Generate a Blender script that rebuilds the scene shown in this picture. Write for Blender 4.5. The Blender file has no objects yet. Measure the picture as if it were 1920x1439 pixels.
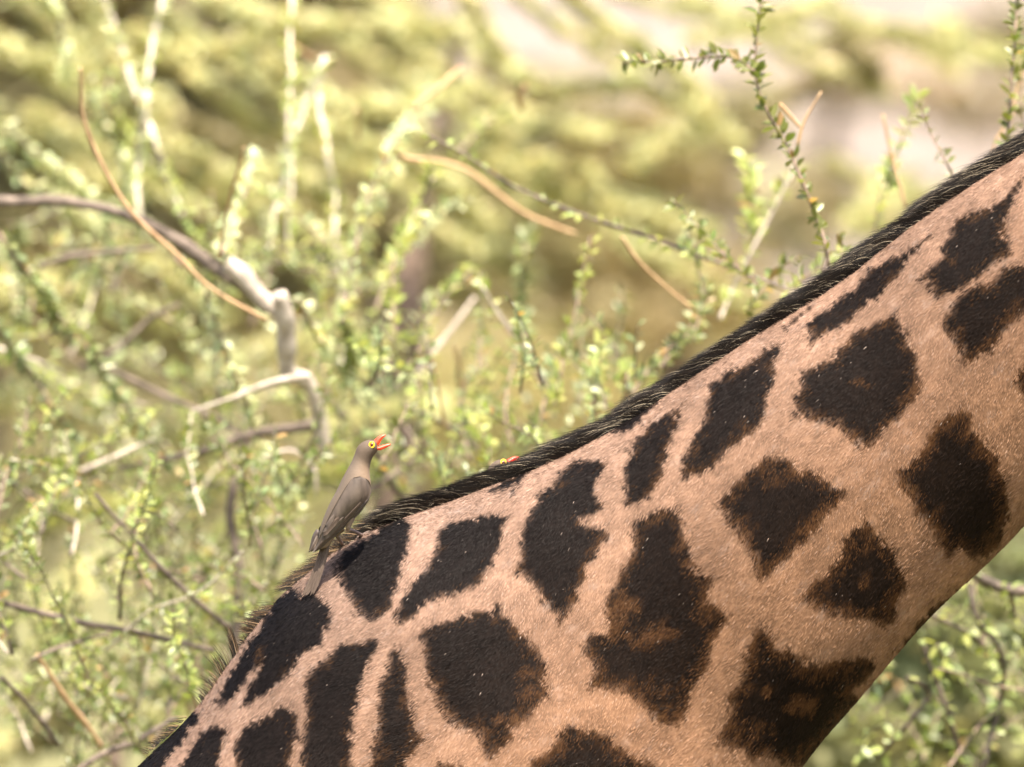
import bpy, bmesh, math, random
import numpy as np
from mathutils import Vector, Matrix, noise
from mathutils.bvhtree import BVHTree

random.seed(7)
rng = np.random.default_rng(11)
scene = bpy.context.scene
COL = scene.collection

# ------------------------------------------------------------------ camera
CAM_Z = 2.72          # standing in a vehicle's roof hatch
DIST = 12.8           # metres to the giraffe
LENS, SENSOR = 400.0, 36.0
cam_d = bpy.data.cameras.new('camera')
cam_d.lens = LENS
cam_d.sensor_width = SENSOR
cam_d.clip_end = 3000
cam_d.dof.use_dof = True
cam_d.dof.focus_distance = DIST - 0.09
cam_d.dof.aperture_fstop = 5.6
cam = bpy.data.objects.new('camera', cam_d)
cam.location = (0, -DIST, CAM_Z)
cam.rotation_euler = (math.radians(90), 0, 0)
COL.objects.link(cam)
scene.camera = cam

# ------------------------------------------------------------------ light
SUN_EL, SUN_AZ = 69.0, 200.0        # azimuth: 180 = straight behind the camera, less = from its left
w = bpy.data.worlds.new('World')
scene.world = w
w.use_nodes = True
nt = w.node_tree
bg = nt.nodes['Background']
sky = nt.nodes.new('ShaderNodeTexSky')
sky.sky_type = 'NISHITA'
sky.sun_disc = False
sky.sun_elevation = math.radians(SUN_EL)
sky.dust_density = 5.0
sky.air_density = 1.0
nt.links.new(sky.outputs[0], bg.inputs[0])
bg.inputs[1].default_value = 0.15
sd = bpy.data.lights.new('sun', 'SUN')
sd.energy = 4.9
sd.angle = math.radians(0.5)
sd.color = (1.0, 0.905, 0.76)
sun = bpy.data.objects.new('sun', sd)
COL.objects.link(sun)
a = math.radians(SUN_AZ)
to_sun = Vector((-math.sin(a) * math.cos(math.radians(SUN_EL)),
                 math.cos(a) * math.cos(math.radians(SUN_EL)),
                 math.sin(math.radians(SUN_EL))))
sun.rotation_euler = to_sun.to_track_quat('Z', 'Y').to_euler()
sky.sun_rotation = math.atan2(to_sun.x, to_sun.y)
scene.view_settings.view_transform = 'Standard'
scene.view_settings.look = 'None'
scene.view_settings.gamma = 1
scene.view_settings.use_curve_mapping = False
scene.view_settings.exposure = 1.58
scene.cycles.max_bounces = 6
scene.cycles.transparent_max_bounces = 4

# ------------------------------------------------------------------ helpers
def PX(D):
    return 0.09 * (DIST + D) / 1920.0

def at(px, py, D=0.0):
    s = PX(D)
    return Vector(((px - 960) * s, D, CAM_Z + (719.5 - py) * s))

def tag(o, label=None, cat=None, group=None, kind=None):
    if label: o['label'] = label
    if cat: o['category'] = cat
    if group: o['group'] = group
    if kind: o['kind'] = kind
    return o

def empty(name, loc):
    o = bpy.data.objects.new(name, None)
    o.location = loc
    o.empty_display_size = 0.1
    COL.objects.link(o)
    return o

def link(name, me, parent=None, loc=None):
    o = bpy.data.objects.new(name, me)
    COL.objects.link(o)
    if parent is not None:
        o.parent = parent
    if loc is not None:
        o.location = loc
    return o

def mesh_np(name, verts, faces, mat, smooth=True, col=None):
    me = bpy.data.meshes.new(name)
    me.from_pydata([tuple(v) for v in verts], [], faces)
    if smooth:
        me.polygons.foreach_set('use_smooth', np.ones(len(me.polygons), dtype=bool))
    if col is not None:
        at_ = me.color_attributes.new('col', 'FLOAT_COLOR', 'POINT')
        c = np.ones((len(verts), 4), dtype=np.float32)
        c[:, :3] = col
        at_.data.foreach_set('color', c.ravel())
    me.materials.append(mat)
    me.update()
    return me

def big_mesh(name, verts, quads, tris, col, mat, smooth=True):
    """many small faces, straight from arrays"""
    me = bpy.data.meshes.new(name)
    nq, ntr = len(quads), len(tris)
    me.vertices.add(len(verts))
    me.vertices.foreach_set('co', np.asarray(verts, dtype=np.float32).ravel())
    li = np.concatenate([np.asarray(quads, dtype=np.int32).ravel(), np.asarray(tris, dtype=np.int32).ravel()])
    me.loops.add(len(li))
    me.loops.foreach_set('vertex_index', li)
    me.polygons.add(nq + ntr)
    st = np.concatenate([np.arange(nq) * 4, nq * 4 + np.arange(ntr) * 3]).astype(np.int32)
    me.polygons.foreach_set('loop_start', st)
    if smooth:
        me.polygons.foreach_set('use_smooth', np.ones(nq + ntr, dtype=bool))
    if col is not None:
        at_ = me.color_attributes.new('col', 'FLOAT_COLOR', 'POINT')
        c = np.ones((len(verts), 4), dtype=np.float32)
        c[:, :3] = col
        at_.data.foreach_set('color', c.ravel())
    me.materials.append(mat)
    me.update(calc_edges=True)
    return me

def catmull(pts, n):
    P = np.array([tuple(p) for p in pts], dtype=float)
    P = np.vstack([2 * P[0] - P[1], P, 2 * P[-1] - P[-2]])
    m = len(P) - 3
    out = []
    for u in np.linspace(0, m, n):
        i = min(int(u), m - 1)
        t = u - i
        p0, p1, p2, p3 = P[i], P[i + 1], P[i + 2], P[i + 3]
        out.append(0.5 * (2 * p1 + (p2 - p0) * t + (2 * p0 - 5 * p1 + 4 * p2 - p3) * t * t + (3 * p1 - p0 - 3 * p2 + p3) * t ** 3))
    return np.array(out)

def tube(path, radii, sides=6, cap=True):
    path = np.asarray(path, dtype=float)
    n = len(path)
    radii = np.broadcast_to(np.asarray(radii, dtype=float), (n,))
    verts, faces = [], []
    tan = np.gradient(path, axis=0)
    tan /= np.linalg.norm(tan, axis=1)[:, None] + 1e-9
    ref = np.array([0.0, 1.0, 0.0])
    for i in range(n):
        a_ = np.cross(tan[i], ref)
        if np.linalg.norm(a_) < 1e-3:
            a_ = np.cross(tan[i], (1.0, 0, 0))
        a_ /= np.linalg.norm(a_)
        b_ = np.cross(tan[i], a_)
        for k in range(sides):
            th = 2 * math.pi * k / sides
            verts.append(path[i] + radii[i] * (math.cos(th) * a_ + math.sin(th) * b_))
    for i in range(n - 1):
        for k in range(sides):
            k2 = (k + 1) % sides
            faces.append((i * sides + k, i * sides + k2, (i + 1) * sides + k2, (i + 1) * sides + k))
    if cap:
        faces.append(tuple(range(sides - 1, -1, -1)))
        faces.append(tuple((n - 1) * sides + k for k in range(sides)))
    return verts, faces

def vnoise(seed):
    g = np.random.default_rng(seed).random((128, 128))
    def f(x, y):
        xi, yi = np.floor(x).astype(int), np.floor(y).astype(int)
        fx, fy = x - xi, y - yi
        fx, fy = fx * fx * (3 - 2 * fx), fy * fy * (3 - 2 * fy)
        x0, x1, y0, y1 = xi % 128, (xi + 1) % 128, yi % 128, (yi + 1) % 128
        return (g[x0, y0] * (1 - fx) + g[x1, y0] * fx) * (1 - fy) + (g[x0, y1] * (1 - fx) + g[x1, y1] * fx) * fy - 0.5
    return f

# ------------------------------------------------------------------ materials
def new_mat(name):
    m = bpy.data.materials.new(name)
    m.use_nodes = True
    return m, m.node_tree, m.node_tree.nodes['Principled BSDF']

def mat_noise(name, c1, c2, scale=30, rough=0.8, bump=0.3, bump_scale=None, stretch=None, spec=0.3, detail=6, bdist=0.002):
    m, t, p = new_mat(name)
    tc = t.nodes.new('ShaderNodeTexCoord')
    mp = t.nodes.new('ShaderNodeMapping')
    if stretch: mp.inputs['Scale'].default_value = stretch
    t.links.new(tc.outputs['Object'], mp.inputs['Vector'])
    n = t.nodes.new('ShaderNodeTexNoise')
    n.inputs['Scale'].default_value = scale
    n.inputs['Detail'].default_value = detail
    t.links.new(mp.outputs[0], n.inputs['Vector'])
    r = t.nodes.new('ShaderNodeValToRGB')
    r.color_ramp.elements[0].position = 0.3
    r.color_ramp.elements[1].position = 0.7
    r.color_ramp.elements[0].color = (*c1, 1)
    r.color_ramp.elements[1].color = (*c2, 1)
    t.links.new(n.outputs['Fac'], r.inputs[0])
    t.links.new(r.outputs[0], p.inputs['Base Color'])
    p.inputs['Roughness'].default_value = rough
    p.inputs['Specular IOR Level'].default_value = spec
    if bump:
        b = t.nodes.new('ShaderNodeBump')
        b.inputs['Strength'].default_value = bump
        b.inputs['Distance'].default_value = bdist
        n2 = t.nodes.new('ShaderNodeTexNoise')
        n2.inputs['Scale'].default_value = bump_scale or scale * 3
        t.links.new(mp.outputs[0], n2.inputs['Vector'])
        t.links.new(n2.outputs['Fac'], b.inputs['Height'])
        t.links.new(b.outputs[0], p.inputs['Normal'])
    return m

def mat_attr(name, rough=0.5, spec=0.4, translucent=0.0, sheen=0.0, tint=(1, 1, 1)):
    m, t, p = new_mat(name)
    at_ = t.nodes.new('ShaderNodeAttribute')
    at_.attribute_name = 'col'
    t.links.new(at_.outputs['Color'], p.inputs['Base Color'])
    p.inputs['Roughness'].default_value = rough
    p.inputs['Specular IOR Level'].default_value = spec
    if sheen:
        p.inputs['Sheen Weight'].default_value = sheen
    if translucent:
        tr = t.nodes.new('ShaderNodeBsdfTranslucent')
        mx = t.nodes.new('ShaderNodeMixShader')
        gm = t.nodes.new('ShaderNodeMix')
        gm.data_type = 'RGBA'; gm.blend_type = 'MULTIPLY'
        gm.inputs[0].default_value = 1.0
        gm.inputs[7].default_value = (*tint, 1)
        t.links.new(at_.outputs['Color'], gm.inputs[6])
        t.links.new(gm.outputs[2], tr.inputs['Color'])
        mx.inputs[0].default_value = translucent
        t.links.new(p.outputs[0], mx.inputs[1])
        t.links.new(tr.outputs[0], mx.inputs[2])
        t.links.new(mx.outputs[0], t.nodes['Material Output'].inputs[0])
    return m

M_HAIR = mat_attr('coat_hair', rough=0.6, spec=0.06)
M_MANE = mat_attr('mane_hair', rough=0.45, spec=0.16)
M_SKIN = mat_attr('giraffe_hide', rough=0.8, spec=0.06)
M_LEAF = mat_attr('leaf', rough=0.38, spec=0.55, translucent=0.38, tint=(1.25, 1.25, 0.7))
M_FOL = mat_attr('far_foliage', rough=0.6, spec=0.3, translucent=0.4, tint=(1.1, 1.1, 0.85))
M_BARK_GREY = mat_noise('grey_bark', (0.05, 0.038, 0.030), (0.20, 0.155, 0.12), 45, 0.85, 0.9, 120, bdist=0.004)
M_BARK_CREAM = mat_noise('cream_bark', (0.30, 0.25, 0.19), (0.66, 0.58, 0.48), 60, 0.8, 0.5, 160)
M_BARK_PALE = mat_noise('pale_bark', (0.24, 0.195, 0.15), (0.52, 0.45, 0.37), 70, 0.8, 0.4, 200)
M_BARK_TWIG = mat_noise('twig_bark', (0.10, 0.072, 0.052), (0.25, 0.18, 0.13), 90, 0.8, 0.3, 200)
M_DRY = mat_noise('dry_orange_twig', (0.30, 0.185, 0.095), (0.50, 0.33, 0.18), 50, 0.7, 0.2, 200)
M_TRUNK = mat_noise('dark_trunk_bark', (0.05, 0.034, 0.025), (0.17, 0.12, 0.09), 14, 0.9, 0.8, 40, (1, 1, 0.3), bdist=0.02)
M_GROUND = mat_noise('dry_grass_ground', (0.080, 0.080, 0.028), (0.155, 0.14, 0.055), 0.3, 0.95, 0.5, 6, bdist=0.05)

# ================================================================== ground
def build_ground():
    n = 90
    xs = np.linspace(-1, 1, n)
    xs = np.sign(xs) * np.abs(xs) ** 2.2 * 1200
    vs, fs = [], []
    for j in range(n):
        for i in range(n):
            x, y = xs[i], xs[j] + 40
            r = math.hypot(x, y)
            z = 0.0
            if r > 25:
                z = 0.5 * noise.noise(Vector((x * 0.02, y * 0.02, 0))) * min(1, (r - 25) / 60)
            if r > 260:
                z += (r - 260) * 0.035 * (0.6 + 0.8 * noise.noise(Vector((x * 0.004, y * 0.004, 3))))
            vs.append((x, y, z))
    for j in range(n - 1):
        for i in range(n - 1):
            a_ = j * n + i
            fs.append((a_, a_ + 1, a_ + n + 1, a_ + n))
    o = link('ground', mesh_np('ground', vs, fs, M_GROUND))
    tag(o, kind='structure')
build_ground()

# ================================================================== distant slope added as bright backdrop, haze put into its pale colour
def build_backdrop_hill():
    m = mat_noise('pale_haze_slope', (0.125, 0.100, 0.080), (0.195, 0.168, 0.150), 0.16, 1.0, 0.4, 1.2, (1, 0.25, 1), spec=0.0, detail=3, bdist=0.3)
    nx, ny = 90, 60
    vs, fs = [], []
    for j in range(ny):
        y = 370 + 560 * j / (ny - 1)
        for i in range(nx):
            x = -420 + 840 * i / (nx - 1)
            z = -6 + (y - 370) * 0.125 + 3.5 * noise.noise(Vector((x * 0.02, y * 0.012, 2))) + 1.2 * noise.noise(Vector((x * 0.07, y * 0.04, 5)))
            z *= 1 - 0.5 * max(0, (abs(x) - 200) / 220) ** 2
            vs.append((x, y, z))
    for j in range(ny - 1):
        for i in range(nx - 1):
            a_ = j * nx + i
            fs.append((a_, a_ + 1, a_ + nx + 1, a_ + nx))
    tag(link('backdrop_hill', mesh_np('backdrop_hill', vs, fs, m)), kind='structure')
build_backdrop_hill()

# ================================================================== giraffe
CREST = [(2900, -420), (2400, -65), (2080, 165), (1920, 278), (1740, 398), (1560, 528), (1380, 648), (1200, 768),
         (1040, 858), (860, 928), (700, 988), (580, 1068), (480, 1172), (365, 1332), (255, 1441), (60, 1640),
         (-300, 1850), (-900, 2100), (-1500, 2350), (-1800, 2600)]
THROAT = [(3040, -20), (2560, 410), (2270, 680), (2115, 815), (1990, 915), (1868, 1042), (1740, 1162), (1620, 1301),
          (1520, 1418), (1440, 1540), (1390, 1680), (1370, 1850), (1340, 2050), (1250, 2300), (1080, 2500), (800, 2700),
          (300, 2800), (-700, 2850), (-1450, 2950), (-1750, 2850)]
HALFW = [0.085, 0.095, 0.105, 0.11, 0.117, 0.125, 0.133, 0.142, 0.155, 0.172, 0.195, 0.22, 0.245, 0.27, 0.29, 0.31,
         0.33, 0.34, 0.30, 0.16]

def loft_rings(crest, throat, hw, n=80, sides=40, expo=0.86):
    c = catmull([at(*p) for p in crest], n)
    t = catmull([at(*p) for p in throat], n)
    h = catmull([(v, 0, 0) for v in hw], n)[:, 0]
    verts, faces = [], []
    for i in range(n):
        mid, up = (c[i] + t[i]) / 2, (c[i] - t[i]) / 2
        for k in range(sides):
            th = 2 * math.pi * k / sides
            s, co = math.sin(th), math.cos(th)
            sy = math.copysign(abs(s) ** expo, s)
            verts.append(mid + up * co + np.array([0, h[i] * sy, 0]))
    for i in range(n - 1):
        for k in range(sides):
            k2 = (k + 1) % sides
            faces.append((i * sides + k, (i + 1) * sides + k, (i + 1) * sides + k2, i * sides + k2))
    faces.append(tuple(range(sides)))
    faces.append(tuple((n - 1) * sides + k for k in range(sides - 1, -1, -1)))
    return verts, faces

PATCHES = [
 [(1520,647),(1517,628),(1513,608),(1528,595),(1573,560),(1610,537),(1633,503),(1667,488),(1710,463),(1753,433),(1745,445),(1715,475),(1703,490),(1657,552),(1630,563),(1610,590),(1567,618),(1543,630)],
 [(1472,617),(1493,597),(1533,565),(1515,583),(1487,610)],
 [(1922,330),(1900,350),(1887,367),(1867,383),(1800,403),(1780,423),(1783,437),(1763,467),(1773,480),(1747,497),(1723,523),(1747,523),(1743,540),(1763,555),(1793,545),(1820,532),(1847,507),(1877,487),(1897,478),(1903,453),(1887,437),(1890,407),(1905,375)],
 [(1930,495),(1890,500),(1860,525),(1833,532),(1803,550),(1787,567),(1780,590),(1763,610),(1783,623),(1790,647),(1807,663),(1810,680),(1827,680),(1840,663),(1863,657),(1880,637),(1893,607),(1920,587),(1990,560),(2010,490)],
 [(1935,670),(1920,680),(1907,703),(1900,710),(1907,720),(1920,735),(2000,780),(2020,660)],
 [(1677,587),(1653,600),(1633,610),(1607,623),(1580,647),(1560,670),(1537,683),(1513,693),(1503,710),(1507,727),(1493,743),(1497,763),(1487,782),(1510,777),(1530,790),(1570,793),(1593,823),(1613,833),(1627,838),(1650,830),(1660,810),(1673,793),(1697,777),(1713,750),(1730,730),(1727,697),(1723,660),(1710,643),(1703,623),(1687,603)],
 [(1470,640),(1440,653),(1423,670),(1390,687),(1370,690),(1360,703),(1333,717),(1330,747),(1323,773),(1317,797),(1303,813),(1290,840),(1283,863),(1283,897),(1300,890),(1313,898),(1333,877),(1360,847),(1380,833),(1410,807),(1430,793),(1443,770),(1443,743),(1453,713),(1453,700),(1447,687),(1460,667),(1470,650)],
 [(1287,750),(1260,770),(1227,790),(1197,820),(1190,840),(1180,837),(1187,853),(1173,873),(1177,887),(1180,913),(1177,943),(1193,945),(1213,933),(1233,917),(1247,887),(1253,853),(1263,820),(1272,793)],
 [(1140,808),(1173,780),(1207,763),(1240,752),(1223,767),(1207,780),(1190,800),(1170,813),(1160,810)],
 [(917,923),(940,903),(973,890),(1010,877),(993,887),(983,897),(973,913),(968,928),(963,910),(950,917)],
 [(1083,857),(1063,873),(1053,887),(1040,910),(1023,917),(1003,920),(1010,937),(1000,957),(990,967),(980,1010),(977,1047),(960,1077),(983,1073),(1000,1097),(1017,1123),(1040,1147),(1053,1163),(1062,1150),(1077,1133),(1093,1117),(1090,1100),(1103,1077),(1110,1050),(1123,1037),(1133,1013),(1147,997),(1133,987),(1117,985),(1095,978),(1090,968),(1120,960),(1133,950),(1117,917),(1127,893),(1140,867),(1130,857),(1113,863),(1097,868)],
 [(960,965),(947,983),(937,1007),(935,1037),(923,1063),(907,1083),(883,1100),(860,1113),(827,1120),(800,1127),(790,1143),(770,1160),(747,1162),(748,1147),(753,1127),(763,1107),(783,1077),(807,1063),(813,1033),(823,1013),(827,990),(840,980),(870,973),(900,970),(917,962)],
 [(635,1070),(640,1040),(660,1027),(687,1013),(710,993),(740,977),(763,967),(777,980),(773,1013),(763,1040),(757,1067),(747,1097),(737,1127),(723,1150),(707,1162),(693,1163),(673,1143),(660,1123),(650,1100),(640,1093)],
 [(529,1113),(556,1102),(566,1110),(590,1113),(608,1121),(619,1136),(622,1157),(616,1178),(608,1197),(590,1218),(566,1231),(556,1247),(548,1263),(527,1273),(508,1297),(485,1307),(469,1326),(456,1323),(458,1310),(469,1289),(482,1265),(490,1247),(477,1255),(466,1270),(456,1289),(445,1302),(435,1315),(422,1320),(406,1313),(414,1297),(424,1278),(435,1260),(448,1239),(464,1215),(482,1186),(498,1160),(516,1131)],
 [(713,1197),(673,1203),(640,1205),(619,1228),(603,1242),(585,1255),(577,1273),(574,1297),(580,1323),(578,1345),(575,1363),(570,1389),(565,1410),(563,1439),(560,1500),(660,1500),(667,1439),(663,1393),(667,1353),(673,1320),(680,1293),(690,1260),(700,1233),(710,1210)],
 [(747,1207),(737,1220),(733,1240),(723,1267),(717,1293),(713,1327),(707,1360),(703,1393),(700,1439),(698,1500),(770,1500),(767,1439),(773,1420),(787,1400),(797,1387),(787,1360),(780,1340),(773,1307),(768,1270),(763,1243),(753,1220)],
 [(787,1190),(800,1173),(827,1167),(853,1160),(880,1150),(900,1143),(927,1147),(935,1125),(942,1147),(957,1157),(973,1173),(987,1187),(1000,1207),(1017,1223),(1027,1240),(1023,1267),(1033,1287),(1037,1307),(1017,1313),(1007,1330),(990,1350),(977,1357),(958,1352),(955,1362),(963,1373),(950,1397),(930,1410),(917,1420),(910,1397),(900,1377),(887,1367),(867,1360),(847,1350),(830,1330),(823,1310),(807,1280),(800,1247),(797,1213)],
 [(1270,950),(1255,948),(1235,955),(1210,965),(1187,980),(1188,1010),(1187,1040),(1173,1057),(1160,1083),(1150,1103),(1140,1127),(1143,1160),(1143,1187),(1107,1190),(1093,1197),(1097,1217),(1110,1237),(1117,1263),(1100,1293),(1123,1290),(1157,1293),(1180,1303),(1207,1323),(1220,1343),(1240,1357),(1257,1363),(1277,1357),(1297,1323),(1300,1300),(1317,1270),(1330,1253),(1337,1223),(1347,1193),(1363,1167),(1370,1150),(1353,1133),(1333,1123),(1327,1107),(1347,1087),(1317,1070),(1300,1053),(1290,1020),(1285,987),(1281,965)],
 [(1345,942),(1370,917),(1390,897),(1420,870),(1440,850),(1460,853),(1477,857),(1497,877),(1527,877),(1543,893),(1570,910),(1590,917),(1577,930),(1573,947),(1550,963),(1527,990),(1513,1010),(1493,1030),(1470,1053),(1460,1063),(1443,1077),(1433,1088),(1423,1077),(1423,1057),(1410,1033),(1393,1010),(1380,987),(1363,967)],
 [(1807,760),(1823,773),(1827,797),(1843,813),(1853,837),(1880,847),(1880,873),(1890,900),(1893,940),(1897,960),(1887,987),(1880,1020),(1860,1037),(1840,1047),(1817,1040),(1807,1027),(1783,1050),(1773,1040),(1760,1023),(1760,1003),(1747,993),(1737,970),(1723,960),(1710,927),(1687,900),(1680,883),(1703,870),(1727,850),(1737,823),(1753,793),(1780,773)],
 [(1630,967),(1640,993),(1663,1013),(1687,1040),(1690,1070),(1703,1090),(1710,1103),(1687,1117),(1683,1133),(1685,1153),(1667,1177),(1650,1167),(1627,1160),(1590,1157),(1573,1150),(1547,1143),(1523,1133),(1503,1117),(1523,1093),(1553,1070),(1577,1040),(1583,1010),(1603,990),(1620,980)],
 [(1433,1167),(1447,1187),(1457,1213),(1487,1223),(1507,1227),(1513,1243),(1547,1243),(1580,1233),(1613,1230),(1643,1233),(1640,1253),(1623,1277),(1600,1293),(1613,1307),(1607,1320),(1580,1353),(1563,1380),(1537,1400),(1523,1427),(1487,1433),(1460,1427),(1440,1413),(1413,1422),(1397,1403),(1383,1400),(1367,1387),(1337,1403),(1357,1367),(1373,1333),(1367,1307),(1390,1280),(1400,1247),(1397,1223),(1410,1193),(1423,1177)],
 [(1835,1080),(1813,1095),(1787,1115),(1757,1130),(1740,1147),(1720,1173),(1700,1200),(1680,1232),(1700,1260),(1850,1120)],
 [(990,1439),(1000,1423),(1023,1410),(1037,1393),(1047,1367),(1073,1353),(1093,1367),(1117,1363),(1147,1380),(1167,1400),(1200,1417),(1220,1427),(1237,1439),(1265,1500),(1280,1600),(1000,1600),(980,1480)],
 [(813,1439),(830,1427),(857,1432),(867,1439),(880,1500),(800,1500)],
 [(245,1439),(280,1400),(310,1370),(345,1340),(366,1325),(382,1334),(372,1350),(361,1368),(351,1389),(332,1405),(316,1426),(311,1439),(280,1500),(190,1500)],
 [(337,1439),(356,1410),(366,1386),(382,1371),(403,1363),(429,1363),(432,1371),(424,1389),(416,1410),(414,1439),(405,1500),(315,1500)],
 [(440,1439),(440,1402),(450,1376),(458,1360),(487,1347),(516,1331),(535,1321),(553,1326),(561,1339),(562,1360),(560,1380),(554,1402),(549,1423),(546,1439),(540,1500),(435,1500)],
]
# brown smudges inside the dark patches: (x, y, rx, ry, strength)
SMUDGES = [(1165,1150,38,40,0.85),(1230,1190,45,22,0.7),(1215,1290,40,22,0.5),(1330,1150,28,20,0.6),(1440,1295,9,12,1.0),
           (1505,1318,28,20,1.0),(1620,715,22,10,0.75),(1622,1092,10,9,0.8),(1540,1255,45,22,0.5),(1400,1370,50,25,0.45),
           (1055,1270,35,40,0.3),(1005,1290,30,45,0.55),(488,1235,9,24,0.5),(1105,975,22,10,0.6),(1600,1275,35,30,0.5),
           (1445,880,45,25,0.4),(1170,1040,22,40,0.4),(1615,1020,20,22,0.3),(1800,800,25,22,0.4),(960,1345,28,18,0.5)]
seeds = np.random.default_rng(5).uniform((-3.2, 0.0), (2.2, 4.6), (520, 2))
_keep = []
for s in seeds:
    if all((s[0] - k[0]) ** 2 + (s[1] - k[1]) ** 2 > 0.18 ** 2 for k in _keep):
        _keep.append(s)
seeds = np.array(_keep)
nzA, nzB, nzC, nzD = vnoise(1), vnoise(2), vnoise(3), vnoise(4)
TILT_S = PX(-0.12) / PX(0)    # the near flank stands a little nearer than the neck's middle plane

def coat_field(P):
    """signed distance (in units of 0.6 mm) into the nearest dark patch of the coat, in the animal's own side view"""
    depth = np.minimum(P[:, 1], 0)
    sc = 0.0006 * (DIST + np.abs(depth) * -1) / DIST
    u = 960 + P[:, 0] / sc
    v = 719.5 - (P[:, 2] - CAM_Z) / sc
    sdv = np.full(len(P), -60.0)
    for poly in PATCHES:
        q = np.array(poly, dtype=float)
        lo, hi = q.min(0) - 40, q.max(0) + 40
        idx = np.nonzero((u > lo[0]) & (u < hi[0]) & (v > lo[1]) & (v < hi[1]))[0]
        if not len(idx): continue
        x, y = u[idx], v[idx]
        inside = np.zeros(len(idx), bool)
        dmin = np.full(len(idx), 1e9)
        for i in range(len(q)):
            x1, y1 = q[i]; x2, y2 = q[(i + 1) % len(q)]
            c = ((y1 > y) != (y2 > y))
            xx = (x2 - x1) * (y - y1) / ((y2 - y1) if y2 != y1 else 1e-9) + x1
            inside ^= c & (x < xx)
            dx, dy = x2 - x1, y2 - y1
            t = np.clip(((x - x1) * dx + (y - y1) * dy) / (dx * dx + dy * dy + 1e-9), 0, 1)
            dmin = np.minimum(dmin, np.hypot(x - x1 - t * dx, y - y1 - t * dy))
        s_ = np.where(inside, dmin, -dmin)
        sdv[idx] = np.maximum(sdv[idx], s_)
    out = (u > 1985) | (v > 1475) | (u < 200)
    idx = np.nonzero(out)[0]
    if len(idx):
        for ch in np.array_split(idx, max(1, len(idx) // 20000)):
            d = np.hypot(P[ch, 0][:, None] - seeds[None, :, 0], P[ch, 2][:, None] - seeds[None, :, 1])
            d.partition(1, axis=1)
            sdv[ch] = (d[:, 1] - d[:, 0] - 0.045) / 0.0006 * 0.6
    return u, v, sdv

def coat_colour(P, jitter=True):
    n = len(P)
    u, v, s_ = coat_field(P)
    if jitter:
        al, ac = (u * 0.616 - v * -0.788), (u * 0.788 - v * 0.616)
        s_ = s_ + 7 * nzA(u / 24, v / 24) + 15 * nzB(ac / 5.5, al / 28) + 8 * nzC(ac / 3, al / 13) + rng.normal(0, 0.9, n)
    # how far from crest (0) to throat (1): oranger hair, partly shading put into the colour
    k = np.clip(((v - 719.5) * 0.75 + (u - 960) * 0.6 - 20) / 560, 0, 1)
    tan = np.array([0.210, 0.140, 0.108])[None] * (1 - k[:, None]) + np.array([0.218, 0.120, 0.070])[None] * k[:, None]
    mott = 1 + 0.24 * nzC(u / 110, v / 110) + 0.26 * nzC(u / 45, v / 45) + 0.22 * nzD(u / 14, v / 14)
    tan = tan * (mott * rng.uniform(0.6, 1.24, n))[:, None]
    lt = rng.random(n) < 0.05
    tan[lt] = tan[lt] * 1.12 + 0.05
    dark = (np.array([0.0048, 0.0039, 0.0041])[None] * (1 - k[:, None]) + np.array([0.0075, 0.0040, 0.0023])[None] * k[:, None]) * rng.uniform(0.5, 1.6, n)[:, None]
    brown = (np.array([0.030, 0.0165, 0.0085])[None] * (1 - k[:, None]) + np.array([0.050, 0.022, 0.0085])[None] * k[:, None]) * rng.uniform(0.4, 1.5, n)[:, None]
    b = np.clip(1 - s_ / (12 + 22 * k), 0, 1) * np.clip(-0.22 + k * 1.3 + 0.7 * nzC(u / 40 + 9, v / 40), 0, 1) * 0.95
    for (x, y, rx, ry, st) in SMUDGES:
        e = ((u - x) / (rx * 1.15)) ** 2 + ((v - y) / (ry * 1.15)) ** 2
        b = np.maximum(b, st * np.clip(1.25 - e + 1.6 * nzB(u / 12 + 3, v / 12), 0, 1))
    sel = (rng.random(n) < b)[:, None]
    dk = np.where(sel, brown, dark)
    hot = (rng.random(n) < 0.14) & (b > 0.75)
    dk[hot] = np.array([0.085, 0.042, 0.018])
    wgt = np.clip((s_ + 2.0) / 4.0, 0, 1)[:, None]
    col = tan * (1 - wgt) + dk * wgt
    return u, v, s_, col

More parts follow.
